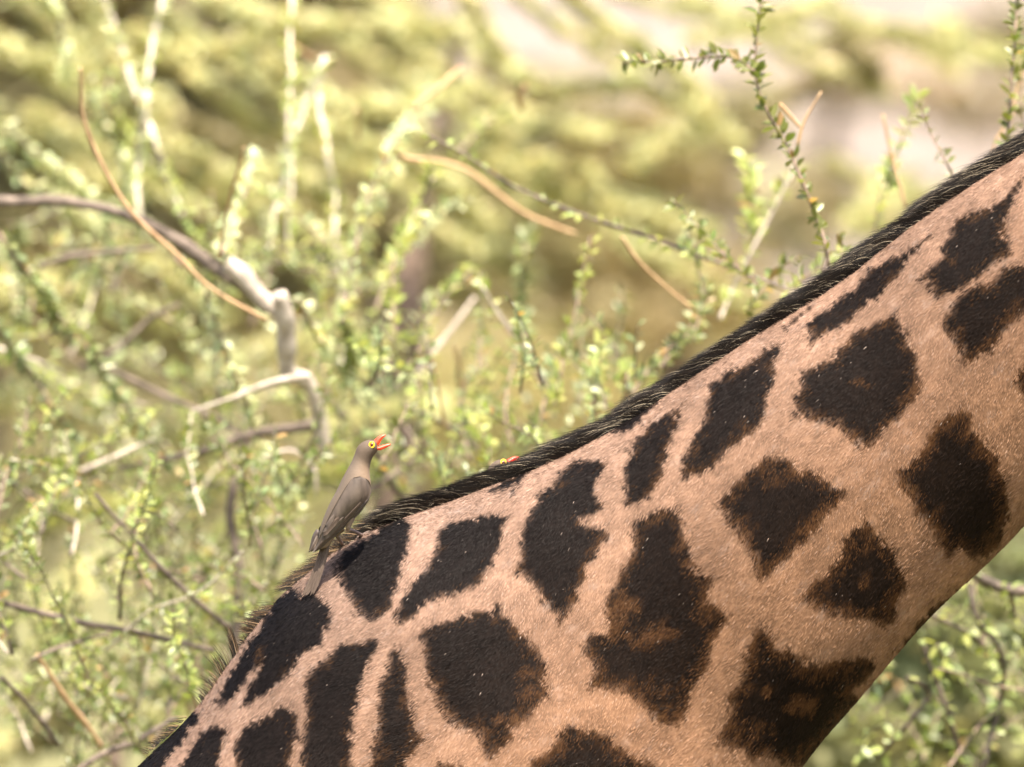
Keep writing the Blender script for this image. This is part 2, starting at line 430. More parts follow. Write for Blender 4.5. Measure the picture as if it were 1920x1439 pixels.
def build_giraffe():
    root = empty('giraffe', (at(380, 1300).x, 0, 0))
    tag(root, 'giraffe with dark brown patches and black mane, its neck stretching up to the right', 'giraffe')
    L = Vector(root.location)
    bm = bmesh.new()
    def add(vf):
        vs = [bm.verts.new(tuple(v)) for v in vf[0]]
        for f in vf[1]:
            try: bm.faces.new([vs[i] for i in f])
            except ValueError: pass
    add(loft_rings(CREST, THROAT, HALFW, 100, 44))
    # legs, outside the picture
    def leg(x, y, top, hind):
        k = -0.10 if hind else 0.02
        pts = [(x, y, top), (x + 0.02, y, top * 0.75), (x + k * 0.3, y, top * 0.52), (x + k, y, 0.68), (x + k * 0.7, y, 0.40), (x + k * 0.6, y, 0.14), (x + k * 0.6 + 0.04, y, 0.0)]
        r = [0.17, 0.15, 0.09, 0.07, 0.05, 0.055, 0.075]
        add(tube(catmull(pts, 26), np.interp(np.linspace(0, 6, 26), range(7), r), 14))
    xs = at(900, 2500).x
    for sy in (-1, 1):
        leg(xs, sy * 0.15, 1.75, False)
        leg(at(-1450, 0).x, sy * 0.17, 1.62, True)
    # head, outside the picture
    hp = [at(2880, -300), at(3000, -420), at(3150, -380), at(3330, -240), at(3520, -80), at(3620, 20)]
    add(tube(catmull(hp, 20), np.interp(np.linspace(0, 5, 20), range(6), [0.10, 0.13, 0.125, 0.095, 0.07, 0.04]), 16))
    for sy in (-1, 1):
        b0 = at(2990, -520); b0.y = sy * 0.06
        add(tube(catmull([b0, b0 + Vector((-0.02, sy * 0.005, 0.08)), b0 + Vector((-0.05, sy * 0.01, 0.18))], 8), [0.03] * 6 + [0.035, 0.02], 10))
        e0 = at(2960, -440); e0.y = sy * 0.09
        add(tube(catmull([e0, e0 + Vector((-0.05, sy * 0.08, 0.03)), e0 + Vector((-0.12, sy * 0.16, 0.05))], 8), [0.02, 0.03, 0.04, 0.045, 0.045, 0.04, 0.025, 0.008], 10))
    add(tube(catmull([at(-1760, 2480), at(-1900, 2650), at(-1950, 3100), at(-1940, 3600)], 14), np.linspace(0.06, 0.015, 14), 8))
    bmesh.ops.recalc_face_normals(bm, faces=bm.faces)
    me = bpy.data.meshes.new('raw'); bm.to_mesh(me); bm.free()
    tmp = bpy.data.objects.new('raw', me); COL.objects.link(tmp)
    rm = tmp.modifiers.new('r', 'REMESH'); rm.mode = 'VOXEL'; rm.voxel_size = 0.0105; rm.use_smooth_shade = True
    sm = tmp.modifiers.new('s', 'SMOOTH'); sm.factor = 0.5; sm.iterations = 6
    dg = bpy.context.evaluated_depsgraph_get()
    body = bpy.data.meshes.new_from_object(tmp.evaluated_get(dg))
    bpy.data.objects.remove(tmp)
    body.name = 'body'
    nv = len(body.vertices)
    P = np.empty(nv * 3, dtype=np.float32); body.vertices.foreach_get('co', P); P = P.reshape(-1, 3).astype(float)
    # gentle muscle and skin-fold relief along the neck
    N = np.empty(nv * 3, dtype=np.float32); body.vertices.foreach_get('normal', N); N = N.reshape(-1, 3).astype(float)
    rel = 0.016 * nzA(P[:, 0] / 0.22 + P[:, 2] / 0.3 + 5, (P[:, 2] - P[:, 0]) / 0.35 + 7) + 0.006 * nzB(P[:, 0] / 0.07 + 3, P[:, 2] / 0.09)
    edge = np.clip(np.abs(N[:, 1]) * 1.3, 0, 1)
    P = P + N * (rel * edge)[:, None]
    body.vertices.foreach_set('co', P.astype(np.float32).ravel())
    body.update()
    _, _, _, col = coat_colour(P, False)
    ca = body.color_attributes.new('col', 'FLOAT_COLOR', 'POINT')
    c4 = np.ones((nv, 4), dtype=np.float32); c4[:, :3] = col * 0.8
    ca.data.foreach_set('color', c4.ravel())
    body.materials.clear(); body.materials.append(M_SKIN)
    bvh = BVHTree.FromPolygons([tuple(p) for p in P], [tuple(pl.vertices) for pl in body.polygons])
    # --- coat hair
    body.calc_loop_triangles()
    T = np.empty(len(body.loop_triangles) * 3, dtype=np.int32); body.loop_triangles.foreach_get('vertices', T); T = T.reshape(-1, 3)
    A, B, C = P[T[:, 0]], P[T[:, 1]], P[T[:, 2]]
    cr = np.cross(B - A, C - A); area = np.linalg.norm(cr, axis=1) / 2; nrm = cr / (2 * area[:, None] + 1e-12)
    mid = (A + B + C) / 3
    x0, x1 = at(150, 0).x, at(2010, 0).x
    z0, z1 = at(0, 1500).z, at(0, 150).z
    keep = (mid[:, 0] > x0) & (mid[:, 0] < x1) & (mid[:, 2] > z0) & (mid[:, 2] < z1) & (nrm[:, 1] < 0.35)
    ti = np.nonzero(keep)[0]
    w_ = area[ti]
    n = int(620000)
    ti = ti[np.searchsorted(np.cumsum(w_) / w_.sum(), rng.random(n)).clip(0, len(ti) - 1)]
    r1, r2 = np.sqrt(rng.random(n)), rng.random(n)
    R = A[ti] * (1 - r1)[:, None] + B[ti] * (r1 * (1 - r2))[:, None] + C[ti] * (r1 * r2)[:, None]
    NN = nrm[ti]
    u, v, s_, colr = coat_colour(R)
    ang = np.radians(232) + 0.55 * nzA(u / 260 + 4, v / 260 + 9) + 0.5 * nzD(u / 70, v / 70) + rng.normal(0, 0.12, n)
    D = np.stack([np.cos(ang), np.zeros(n), np.sin(ang)], 1)
    D -= NN * (D * NN).sum(1)[:, None]; D /= np.linalg.norm(D, axis=1)[:, None] + 1e-9
    lift = np.clip(rng.normal(0.24, 0.10, n), 0.04, 0.7)
    ln = rng.uniform(0.0045, 0.0088, n)
    wd = rng.uniform(0.00022, 0.00042, n)
    fleck = (rng.random(n) < 0.0010) & (s_ > 6)
    colr[fleck] = np.array([0.30, 0.24, 0.20]) * rng.uniform(0.3, 1.2, fleck.sum())[:, None]; lift[fleck] = 0.45; wd[fleck] = 0.00030; ln[fleck] *= rng.uniform(0.5, 0.95, fleck.sum()); ang_f = fleck
    D0 = D + NN * lift[:, None]; D0 /= np.linalg.norm(D0, axis=1)[:, None]
    W = np.cross(D0, NN); W /= np.linalg.norm(W, axis=1)[:, None] + 1e-9
    roll = rng.normal(0, 0.38, n)
    W = W * np.cos(roll)[:, None] + np.cross(D0, W) * np.sin(roll)[:, None]
    base = R - NN * 0.0008
    m1 = base + D0 * (ln * 0.55)[:, None]
    tip = base + D0 * ln[:, None] - NN * (ln * lift * 0.45)[:, None]
    V = np.stack([base - W * wd[:, None], base + W * wd[:, None], m1 + W * (wd * 0.85)[:, None], m1 - W * (wd * 0.85)[:, None], tip], 1).reshape(-1, 3)
    k = np.arange(n) * 5
    Q = np.stack([k, k + 1, k + 2, k + 3], 1); Tt = np.stack([k + 3, k + 2, k + 4], 1)
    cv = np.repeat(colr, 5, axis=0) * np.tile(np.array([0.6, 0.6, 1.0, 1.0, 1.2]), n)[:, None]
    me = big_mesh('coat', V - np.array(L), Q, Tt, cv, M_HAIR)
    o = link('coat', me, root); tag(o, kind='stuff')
    # --- body object
    body.vertices.foreach_set('co', (P - np.array(L)).astype(np.float32).ravel()); body.update()
    link('body', body, root)
    return root, bvh, L

giraffe, G_BVH, G_L = build_giraffe()

def flank_y(px, py, off=0.0):
    """depth at which the line of sight through a point meets the giraffe"""
    o = Vector((0, -DIST, CAM_Z)); p = at(px, py, 0)
    h = G_BVH.ray_cast(o, (p - o).normalized())
    return (h[0].y - off) if h[0] is not None else None

def strand_mesh(name, roots, d0, bend, ln, wd, side, col, mat, L, seg=5):
    n = len(roots)
    rows = []
    for k in range(seg + 1):
        t = k / seg
        c = roots + d0 * (ln * t)[:, None] + bend * (ln * t * t)[:, None]
        ww = wd * (1 - 0.75 * t ** 1.5)
        if k < seg:
            rows.append(c - side * ww[:, None]); rows.append(c + side * ww[:, None])
        else:
            rows.append(c)
    m = len(rows)
    V = np.stack(rows, 1).reshape(-1, 3)
    b = np.arange(n) * m
    Q = np.concatenate([np.stack([b + 2 * k, b + 2 * k + 1, b + 2 * k + 3, b + 2 * k + 2], 1) for k in range(seg - 1)])
    T = np.stack([b + m - 3, b + m - 2, b + m - 1], 1)
    return big_mesh(name, V - np.array(L), Q, T, np.repeat(col, m, axis=0), mat)

def build_mane():
    path = catmull([at(*p) for p in CREST[1:12]], 1500)      # from the upper neck down to the withers
    tan = np.gradient(path, axis=0); tan /= np.linalg.norm(tan, axis=1)[:, None]      # points down the neck
    nor = np.stack([tan[:, 2], np.zeros(len(path)), -tan[:, 0]], 1)
    nor *= np.sign(nor[:, 2])[:, None]
    arc = np.cumsum(np.linalg.norm(np.gradient(path, axis=0), axis=1))
    n = 52000
    i = rng.integers(0, len(path), n)
    pxx = 960 + path[i, 0] / 0.0006
    fade = np.clip((pxx - 640) / 120, 0, 1)
    keep = rng.random(n) < np.clip(fade + 0.10, 0, 1)
    i, fade = i[keep], fade[keep]; n = len(i)
    y = rng.uniform(-0.030, 0.022, n)
    drop = np.where(y < 0, (np.abs(y) / 0.030) ** 1.6 * 0.010, (np.abs(y) / 0.03) ** 1.6 * 0.008)
    clump = nzA(arc[i] / 0.012, y / 0.01 + 5)
    clump2 = nzB(arc[i] / 0.05 + 3, y / 0.03 + 8)
    root = path[i] - nor[i] * (drop + 0.004)[:, None]; root[:, 1] += y
    root += tan[i] * rng.normal(0, 0.001, n)[:, None]
    sweep = 0.12 + 0.25 * clump + 0.25 * clump2 + rng.normal(0, 0.09, n)
    lat = y / 0.03 * 0.22 + 0.28 * clump
    d0 = nor[i] + tan[i] * sweep[:, None]; d0[:, 1] += lat - 0.04
    d0 /= np.linalg.norm(d0, axis=1)[:, None]
    bend = tan[i] * (0.62 + 0.35 * clump2)[:, None] - nor[i] * (0.40 + 0.22 * rng.random(n))[:, None]
    bend[:, 1] -= 0.05
    ln = np.where(rng.random(n) < 0.03, rng.uniform(0.044, 0.05, n), rng.uniform(0.031, 0.043, n)) * (1 + 0.25 * clump2) * (0.45 + 0.55 * fade)
    wd = rng.uniform(0.00022, 0.00045, n)
    side = np.cross(d0, np.array([0, -1.0, 0.25])); side /= np.linalg.norm(side, axis=1)[:, None]
    col = np.array([0.0075, 0.0063, 0.0056])[None] * rng.uniform(0.4, 1.9, n)[:, None]
    pale = (rng.random(n) < 0.04 + 0.05 * np.clip(clump2 * 2, 0, 1)) & (y < 0.004)
    wd[pale] = 0.00050
    col[pale] = np.array([0.42, 0.35, 0.25]) * rng.uniform(0.3, 1.25, pale.sum())[:, None]
    warm = rng.random(n) < 0.12
    col[warm] = np.array([0.030, 0.019, 0.011])
    o = link('mane', strand_mesh('mane', root, d0, bend, ln, wd, side, col, M_MANE, G_L), giraffe); tag(o, kind='stuff')
    # sparse tufts at the end of the mane, on the withers
    tufts = [((645, 1020), (607, 1026), 240, 26, 9), ((615, 1042), (572, 1062), 260, 24, 10), ((585, 1066), (535, 1088), 200, 18, 10),
             ((662, 1008), (628, 1012), 200, 18, 8), ((552, 1090), (520, 1100), 90, 10, 6),
             ((503, 1142), (468, 1150), 90, 12, 8), ((490, 1160), (462, 1158), 130, 14, 9), ((476, 1178), (455, 1172), 130, 10, 9),
             ((464, 1200), (451, 1195), 80, 8, 8), ((444, 1232), (428, 1168), 90, 4, 4), ((440, 1240), (433, 1185), 70, 5, 6),
             ((420, 1262), (398, 1215), 40, 10, 9), ((405, 1285), (385, 1262), 60, 12, 8), ((385, 1310), (372, 1292), 50, 12, 7),
             ((325, 1365), (300, 1372), 70, 22, 7), ((290, 1395), (276, 1396), 40, 14, 6)]
    R, D, Bd, Ln, Cc = [], [], [], [], []
    for (a_, b_, cnt, sp, tsp) in tufts:
        for _ in range(cnt):
            q = rng.normal(0, 1)
            ax = Vector((1, -1, 0)).normalized()
            p = (a_[0] + ax.x * sp * q * 0.7, a_[1] - abs(sp * q * 0.7) * 0.1 + ax.y * sp * q * 0.7)
            yy = rng.normal(-0.006, 0.010)
            r0 = at(p[0] + 3, p[1] + 5); r0.y += yy
            f = rng.uniform(0.55, 1.1)
            t0 = at(p[0] + (b_[0] - a_[0]) * f + rng.normal(0, tsp) * 0.6, p[1] + (b_[1] - a_[1]) * f + rng.normal(0, tsp) * 0.6)
            t0.y += yy + rng.normal(0, 0.008)
            d = t0 - r0
            l = d.length
            d = d / l
            bend = Vector((-0.25, rng.normal(0, 0.15), -0.15)) * rng.uniform(0.2, 1.0)
            R.append(tuple(r0)); D.append(tuple(d - bend * 0.55)); Bd.append(tuple(bend)); Ln.append(l)
            c = rng.random()
            Cc.append(np.array((0.016, 0.013, 0.010)) * rng.uniform(0.6, 1.8) if c < 0.62 else (np.array((0.075, 0.045, 0.022)) if c < 0.9 else np.array((0.25, 0.17, 0.10))))
    R, D, Bd, Ln, Cc = map(np.array, (R, D, Bd, Ln, Cc))
    side = np.cross(D, np.array([0, -1.0, 0.2])); side /= np.linalg.norm(side, axis=1)[:, None]
    o = link('mane_tuft', strand_mesh('mane_tuft', R, D, Bd, Ln, np.full(len(R), 0.00032), side, Cc, M_MANE, G_L, 4), giraffe)
    tag(o, 'sparse upright tufts at the end of the mane', kind='stuff')
build_mane()

# ================================================================== oxpeckers
def build_bird():
    S = 4.3625
    def bp(cx, cy, y):
        return at(540 + cx / S, 800 + cy / S, y)
    Y0 = -0.088
    M_BODY = mat_noise('grey_brown_plumage', (0.14, 0.10, 0.078), (0.19, 0.14, 0.108), 240, 0.75, 0.5, 500, spec=0.25, bdist=0.0008)
    M_WING = mat_noise('brown_wing_plumage', (0.046, 0.034, 0.026), (0.096, 0.072, 0.055), 150, 0.6, 0.35, 420, (1, 1, 0.4), spec=0.35, bdist=0.0006)
    M_FEATHER = mat_noise('flight_feather', (0.066, 0.048, 0.038), (0.10, 0.073, 0.057), 300, 0.8, 0.3, 600, (1, 1, 0.25), bdist=0.0004, spec=0.12)
    M_DARKF = mat_noise('dark_feather_edge', (0.05, 0.037, 0.032), (0.08, 0.06, 0.05), 300, 0.6, 0.2, 600, bdist=0.0004)
    M_PLUME = mat_attr('bird_plumage', rough=0.75, spec=0.2)
    _t = M_PLUME.node_tree; _b = _t.nodes.new('ShaderNodeBump'); _b.inputs['Strength'].default_value = 0.5; _b.inputs['Distance'].default_value = 0.0008
    _n = _t.nodes.new('ShaderNodeTexNoise'); _n.inputs['Scale'].default_value = 450; _c = _t.nodes.new('ShaderNodeTexCoord')
    _t.links.new(_c.outputs['Object'], _n.inputs['Vector']); _t.links.new(_n.outputs['Fac'], _b.inputs['Height']); _t.links.new(_b.outputs[0], _t.nodes['Principled BSDF'].inputs['Normal'])
    M_BILL = mat_noise('red_bill', (0.68, 0.035, 0.012), (0.78, 0.075, 0.022), 200, 0.35, 0.0, spec=0.5)
    M_RING = mat_noise('yellow_eye_ring', (0.86, 0.48, 0.01), (0.90, 0.56, 0.03), 300, 0.5, 0.0)
    M_EYE = mat_noise('red_brown_iris', (0.22, 0.035, 0.012), (0.36, 0.07, 0.02), 300, 0.15, 0.0, spec=0.6)
    M_PUP = mat_noise('dark_pupil', (0.006, 0.004, 0.004), (0.012, 0.008, 0.008), 300, 0.1, 0.0, spec=0.6)
    M_LEG = mat_noise('brown_leg_scales', (0.12, 0.085, 0.07), (0.21, 0.15, 0.125), 500, 0.6, 0.4, 900, bdist=0.0005)
    M_GAPE = mat_noise('red_gape', (0.45, 0.03, 0.02), (0.55, 0.05, 0.03), 200, 0.5, 0.0)
    foot = bp(530, 930, Y0)
    root = empty('oxpecker', foot)
    L = np.array(foot)
    rings = [((720, 116), (736, 190), 5), ((695, 113), (724, 210), 8.5), ((650, 113), (702, 238), 10.5), ((605, 132), (686, 266), 11.5),
             ((566, 172), (676, 298), 11.5), ((541, 238), (668, 345), 11.5), ((514, 300), (669, 395), 13.5), ((480, 360), (676, 452), 17),
             ((440, 435), (680, 540), 20.5), ((400, 520), (648, 625), 22), ((350, 612), (588, 692), 21), ((306, 710), (524, 762), 18.5),
             ((272, 800), (458, 832), 15), ((254, 870), (400, 890), 12), ((246, 940), (366, 930), 9), ((248, 1010), (335, 985), 5)]
    n = 64; sides = 28; bcol = []
    c = catmull([bp(*r[0], Y0) for r in rings], n); f = catmull([bp(*r[1], Y0) for r in rings], n)
    h = catmull([(r[2] * 0.001, 0, 0) for r in rings], n)[:, 0]
    vs, fs = [], []
    for i in range(n):
        mid, up = (c[i] + f[i]) / 2, (c[i] - f[i]) / 2
        for k in range(sides):
            th = 2 * math.pi * k / sides
            vs.append(mid + up * math.cos(th) - L + np.array([0, h[i] * math.sin(th), 0]))
            t_ = i / (n - 1)
            head = np.clip((0.36 - t_) / 0.08, 0, 1); front = np.clip(0.5 - 0.75 * math.cos(th), 0, 1)
            cb = np.array((0.108, 0.082, 0.061)) * (1 - front) + np.array((0.18, 0.126, 0.086)) * front
            bcol.append(cb * (1 - head) + np.array((0.084, 0.061, 0.044)) * head)
    for i in range(n - 1):
        for k in range(sides):
            k2 = (k + 1) % sides
            fs.append((i * sides + k, i * sides + k2, (i + 1) * sides + k2, (i + 1) * sides + k))
    fs.append(tuple(range(sides - 1, -1, -1))); fs.append(tuple((n - 1) * sides + k for k in range(sides)))
    bme = mesh_np('body', vs, fs, M_PLUME, True, np.array(bcol))
    link('body', bme, root)
    bv = BVHTree.FromPolygons([tuple(v + L) for v in vs], fs)
    def surf(cx, cy, sgn):
        p = bp(cx, cy, Y0)
        for far in ((0, -1, 0), ):
            h_ = bv.ray_cast(p + Vector((0, sgn * 0.2, 0)), Vector((0, -sgn, 0)))
            if h_[0] is not None: return h_[0].y
        return None
    # folded wings: a curved shell with the long flight feathers as pieces of their own
    up_e = [(548, 412), (515, 445), (468, 512), (410, 612), (352, 720), (302, 830), (268, 900), (236, 975), (212, 1018)]
    lo_e = [(600, 402), (664, 432), (690, 500), (672, 590), (618, 668), (540, 742), (440, 840), (320, 945), (216, 1022)]
    def wing(sgn, dx):
        nu, nvv = 30, 13
        ue = catmull([(p[0], p[1], 0) for p in up_e], nu); le = catmull([(p[0], p[1], 0) for p in lo_e], nu)
        F = np.zeros((nu, nvv, 3)); ys = np.full((nu, nvv), np.nan)
        for i in range(nu):
            for j in range(nvv):
                q = ue[i] + (le[i] - ue[i]) * j / (nvv - 1)
                y = surf(q[0], q[1], sgn)
                F[i, j] = (q[0], q[1], 0)
                ys[i, j] = y if y is not None else Y0 + sgn * 0.003
        for _ in range(4):
            g = np.pad(ys, 1, mode='edge')
            ys = np.where(True, (g[:-2, 1:-1] + g[2:, 1:-1] + g[1:-1, :-2] + g[1:-1, 2:] + 2 * ys) / 6, ys)
        ys = np.minimum(ys, Y0 - 0.003) if sgn < 0 else np.maximum(ys, Y0 + 0.003)
        v_, f_ = [], []
        for layer in (0, 1):
            for i in range(nu):
                for j in range(nvv):
                    e = 1 - abs(2 * j / (nvv - 1) - 1) ** 4
                    off = (0.0028 * e + 0.0010) if layer == 0 else -0.001
                    p = bp(F[i, j, 0] + dx, F[i, j, 1], 0); v_.append(np.array((p.x, ys[i, j] + sgn * off, p.z)) - L)
        NN = nu * nvv
        for i in range(nu - 1):
            for j in range(nvv - 1):
                a_ = i * nvv + j
                q = (a_, a_ + 1, a_ + nvv + 1, a_ + nvv)
                f_.append(q if sgn > 0 else q[::-1]); q = tuple(NN + k for k in q); f_.append(q[::-1] if sgn > 0 else q)
        rim = [i * nvv for i in range(nu)] + [(nu - 1) * nvv + j for j in range(1, nvv)] + [i * nvv + nvv - 1 for i in range(nu - 2, -1, -1)] + [j for j in range(nvv - 2, 0, -1)]
        for a_, b_ in zip(rim, rim[1:] + rim[:1]):
            f_.append((a_, b_, NN + b_, NN + a_))
        wo = link('wing', mesh_np('wing', v_, f_, M_WING), root)
        wv = BVHTree.FromPolygons([tuple(v + L) for v in v_], f_)
        feathers = [([(655, 600), (560, 715), (400, 862), (290, 965), (222, 1024)], 17, M_DARKF), ([(600, 620), (480, 760), (370, 868), (275, 965), (235, 1010)], 19, M_FEATHER),
                    ([(460, 740), (400, 810), (345, 870), (300, 925)], 20, M_WING), ([(420, 740), (370, 800), (325, 850), (290, 895)], 20, M_FEATHER),
                    ([(385, 720), (345, 780), (310, 830), (285, 865)], 18, M_WING)]
        for fi, (pth, hwid, mt) in enumerate(feathers):
            m_ = 18
            cc = catmull([(p[0], p[1], 0) for p in pth], m_)
            tg = np.gradient(cc, axis=0); tg /= np.linalg.norm(tg, axis=1)[:, None]
            v2, f2 = [], []
            for layer in (0, 1):
                for i in range(m_):
                    t = i / (m_ - 1)
                    ww = hwid * min(1, (1 - t) * 4 + 0.15) * min(1, 0.4 + t * 3)
                    for j in (-1, 0, 1):
                        q = cc[i] + np.array((-tg[i, 1], tg[i, 0], 0)) * ww * j
                        p = bp(q[0] + dx, q[1], Y0)
                        h_ = wv.ray_cast(p + Vector((0, sgn * 0.2, 0)), Vector((0, -sgn, 0)))
                        y = h_[0].y if h_[0] is not None else Y0 + sgn * 0.004
                        y += sgn * (0.0004 * (fi + 1) + (0.0007 if j == 0 else 0.0002) if layer == 0 else -0.0004)
                        v2.append(np.array((p.x, y, p.z)) - L)
            K = m_ * 3
            for i in range(m_ - 1):
                for j in range(2):
                    a_ = i * 3 + j
                    q = (a_, a_ + 1, a_ + 4, a_ + 3)
                    f2.append(q if sgn > 0 else q[::-1]); f2.append(tuple(K + k for k in (q[::-1] if sgn > 0 else q)))
                for a_, b_ in ((i * 3, i * 3 + 3), (i * 3 + 2, i * 3 + 5)):
                    f2.append((a_, b_, K + b_, K + a_))
            link('flight_feather', mesh_np('flight_feather', v2, f2, mt), wo)
        return wo
    wing(-1, 0)
    wing(1, -34)
    # far wing's dark tip
    tipv, tipf = tube(catmull([bp(262, 860, Y0 + 0.012), bp(232, 905, Y0 + 0.013), bp(205, 960, Y0 + 0.013), bp(175, 1010, Y0 + 0.012)], 10), np.array([4, 4.2, 4.2, 4, 3.6, 3.1, 2.5, 1.8, 1.1, .3]) * 0.0012, 6)
    link('wing_tip', mesh_np('wing_tip', [np.array(v) - L for v in tipv], tipf, M_DARKF), root)
    # tail feathers
    TF = [([(300, 905), (262, 1050), (205, 1210), (150, 1330), (112, 1394)], 17, 0.004, M_FEATHER), ([(330, 905), (300, 1050), (255, 1200), (215, 1310), (182, 1384)], 20, 0.0, M_WING),
          ([(315, 905), (280, 1060), (228, 1215), (170, 1345), (140, 1385)], 17, 0.0025, M_WING), ([(340, 905), (312, 1050), (268, 1190), (232, 1300), (204, 1376)], 17, -0.002, M_FEATHER),
          ([(300, 905), (258, 1060), (200, 1220), (150, 1325), (122, 1372)], 14, 0.006, M_FEATHER)]
    TIPY = min(Y0 - 0.006, (flank_y(572, 1118, 0.010) or Y0))
    for pth, hw_, dy, mt in TF:
        mt = M_FEATHER; m_ = 20
        cc = catmull([(p[0], p[1], 0) for p in pth], m_); tg = np.gradient(cc, axis=0); tg /= np.linalg.norm(tg, axis=1)[:, None]
        v2, f2 = [], []
        for layer in (0, 1):
            for i in range(m_):
                t = i / (m_ - 1)
                ww = hw_ * min(1, (1 - t) * 3.0 + 0.08) * (0.8 + 0.25 * t)
                for j in (-1, 0, 1):
                    q = cc[i] + np.array((-tg[i, 1], tg[i, 0], 0)) * ww * j
                    y = Y0 + dy + (TIPY - Y0) * t - (0.0012 if j == 0 else 0) + (0.0012 if layer else 0)
                    v2.append(np.array(bp(q[0], q[1], y)) - L)
        K = m_ * 3
        for i in range(m_ - 1):
            for j in range(2):
                a_ = i * 3 + j; q = (a_, a_ + 1, a_ + 4, a_ + 3)
                f2.append(q[::-1]); f2.append(tuple(K + k for k in q))
            for a_, b_ in ((i * 3, i * 3 + 3), (i * 3 + 2, i * 3 + 5)):
                f2.append((a_, b_, K + b_, K + a_))
        link('tail_feather', mesh_np('tail_feather', v2, f2, mt), root)
    # bill: each half turns about the gape
    gape = bp(726, 160, Y0)
    def half(name, pts, ra, rb, mat):
        m_ = 14
        cc = catmull([bp(p[0], p[1], Y0) for p in pts], m_); tg = np.gradient(cc, axis=0); tg /= np.linalg.norm(tg, axis=1)[:, None]
        v2, f2 = [], []; sd_ = 12
        for i in range(m_):
            t = i / (m_ - 1)
            a_ = np.interp(t, np.linspace(0, 1, len(ra)), ra) / S * 0.0006; b_ = np.interp(t, np.linspace(0, 1, len(rb)), rb) * 0.001
            nn = np.array((-tg[i, 2], 0, tg[i, 0]))
            for k in range(sd_):
                th = 2 * math.pi * k / sd_
                v2.append(cc[i] + nn * a_ * math.cos(th) + np.array((0, b_ * math.sin(th), 0)) - np.array(gape))
        for i in range(m_ - 1):
            for k in range(sd_):
                k2 = (k + 1) % sd_
                f2.append((i * sd_ + k, i * sd_ + k2, (i + 1) * sd_ + k2, (i + 1) * sd_ + k))
        f2.append(tuple(range(sd_ - 1, -1, -1))); f2.append(tuple((m_ - 1) * sd_ + k for k in range(sd_)))
        return link(name, mesh_np(name, v2, f2, mat), root, gape - Vector(L))
    half('upper_bill', [(720, 136), (738, 113), (757, 93), (778, 79), (798, 71)], [28, 23, 18, 12, 5], [4.2, 3.4, 2.5, 1.6, 0.6], M_BILL)
    half('lower_bill', [(722, 180), (750, 178), (780, 168), (812, 155), (840, 148)], [12, 18, 17, 12, 5], [4.2, 3.6, 2.8, 1.8, 0.7], M_BILL)
    half('gape', [(715, 150), (722, 154), (729, 160)], [22, 20, 10], [4, 3.4, 2], M_GAPE)
    # eyes: yellow wattle ring, red-brown eye, dark pupil
    for sgn in (-1, 1):
        ey = surf(685, 150, sgn)
        ec = bp(685, 150, ey + (0.0 if sgn < 0 else 0))
        loc = Vector((ec.x, ey, ec.z)) - Vector(L)
        v2, f2 = [], []
        A_, B_ = 26, 10
        for i in range(A_):
            th = 2 * math.pi * i / A_
            for j in range(B_):
                ph = 2 * math.pi * j / B_
                r = 0.00285 + 0.00085 * math.cos(ph)
                v2.append((r * math.cos(th) * 0.94, sgn * (0.0004 + 0.0007 * math.sin(ph)), r * math.sin(th) * 1.06))
        for i in range(A_):
            for j in range(B_):
                f2.append((i * B_ + j, ((i + 1) % A_) * B_ + j, ((i + 1) % A_) * B_ + (j + 1) % B_, i * B_ + (j + 1) % B_))
        ring = link('eye_ring', mesh_np('eye_ring', v2, f2, M_RING), root, loc)
        def ball(name, r, d, mat, ox=0, oz=0):
            bm = bmesh.new(); bmesh.ops.create_uvsphere(bm, u_segments=16, v_segments=10, radius=r)
            me = bpy.data.meshes.new(name); bm.to_mesh(me); bm.free(); me.materials.append(mat)
            me.polygons.foreach_set('use_smooth', np.ones(len(me.polygons), dtype=bool))
            o = link(name, me, ring, (ox, sgn * d, oz)); o.scale = (1, 0.5, 1); return o
        ball('iris', 0.0023, 0.0002, M_EYE)
        ball('pupil', 0.00115, 0.0011, M_PUP, 0.0002, -0.0002)
    # legs with feathered thigh, shank and four clawed toes
    def leg(hip, knee, ankle, yh, toes_dir):
        pts = [np.array(bp(*hip, yh)) - L, np.array(bp(*knee, yh - 0.002)) - L]
        fy = flank_y(540 + ankle[0] / S, 800 + ankle[1] / S, 0.004) or (Y0 + 0.02)
        an = np.array(bp(*ankle, fy)) - L
        tv, tf = tube(catmull([pts[0], (pts[0] + pts[1]) / 2, pts[1]], 8), [0.0065, 0.0062, 0.0056, 0.0048, 0.0038, 0.003, 0.0024, 0.002], 10)
        lo = link('leg', mesh_np('leg', tv, tf, M_BODY), root)
        sv, sf = tube(catmull([pts[1], pts[1] * 0.5 + an * 0.5 + np.array((0, 0, 0.0006)), an], 8), [0.0025, 0.0022, 0.0020, 0.0020, 0.0020, 0.0020, 0.0021, 0.0023], 8)
        link('shank', mesh_np('shank', sv, sf, M_LEG), lo)
        for (dx, dz, dy, ln) in toes_dir:
            e = an + np.array((dx, dy, dz)) * ln
            m_ = (an + e) / 2 + np.array((0, -0.001, 0.0016))
            v3, f3 = tube(catmull([an, m_, e, e + np.array((dx * 0.15, 0, -0.15)) * ln * 0.9], 9), [0.0015, 0.0014, 0.0013, 0.0013, 0.0012, 0.0011, 0.0009, 0.0006, 0.0002], 6)
            link('toe', mesh_np('toe', v3, f3, M_LEG), lo)
    leg((500, 745), (492, 842), (605, 892), Y0 - 0.004, [(0.95, 0.1, -0.25, 0.012), (0.8, 0.3, 0.1, 0.013), (0.75, -0.35, -0.3, 0.012), (-0.7, -0.5, -0.1, 0.009)])
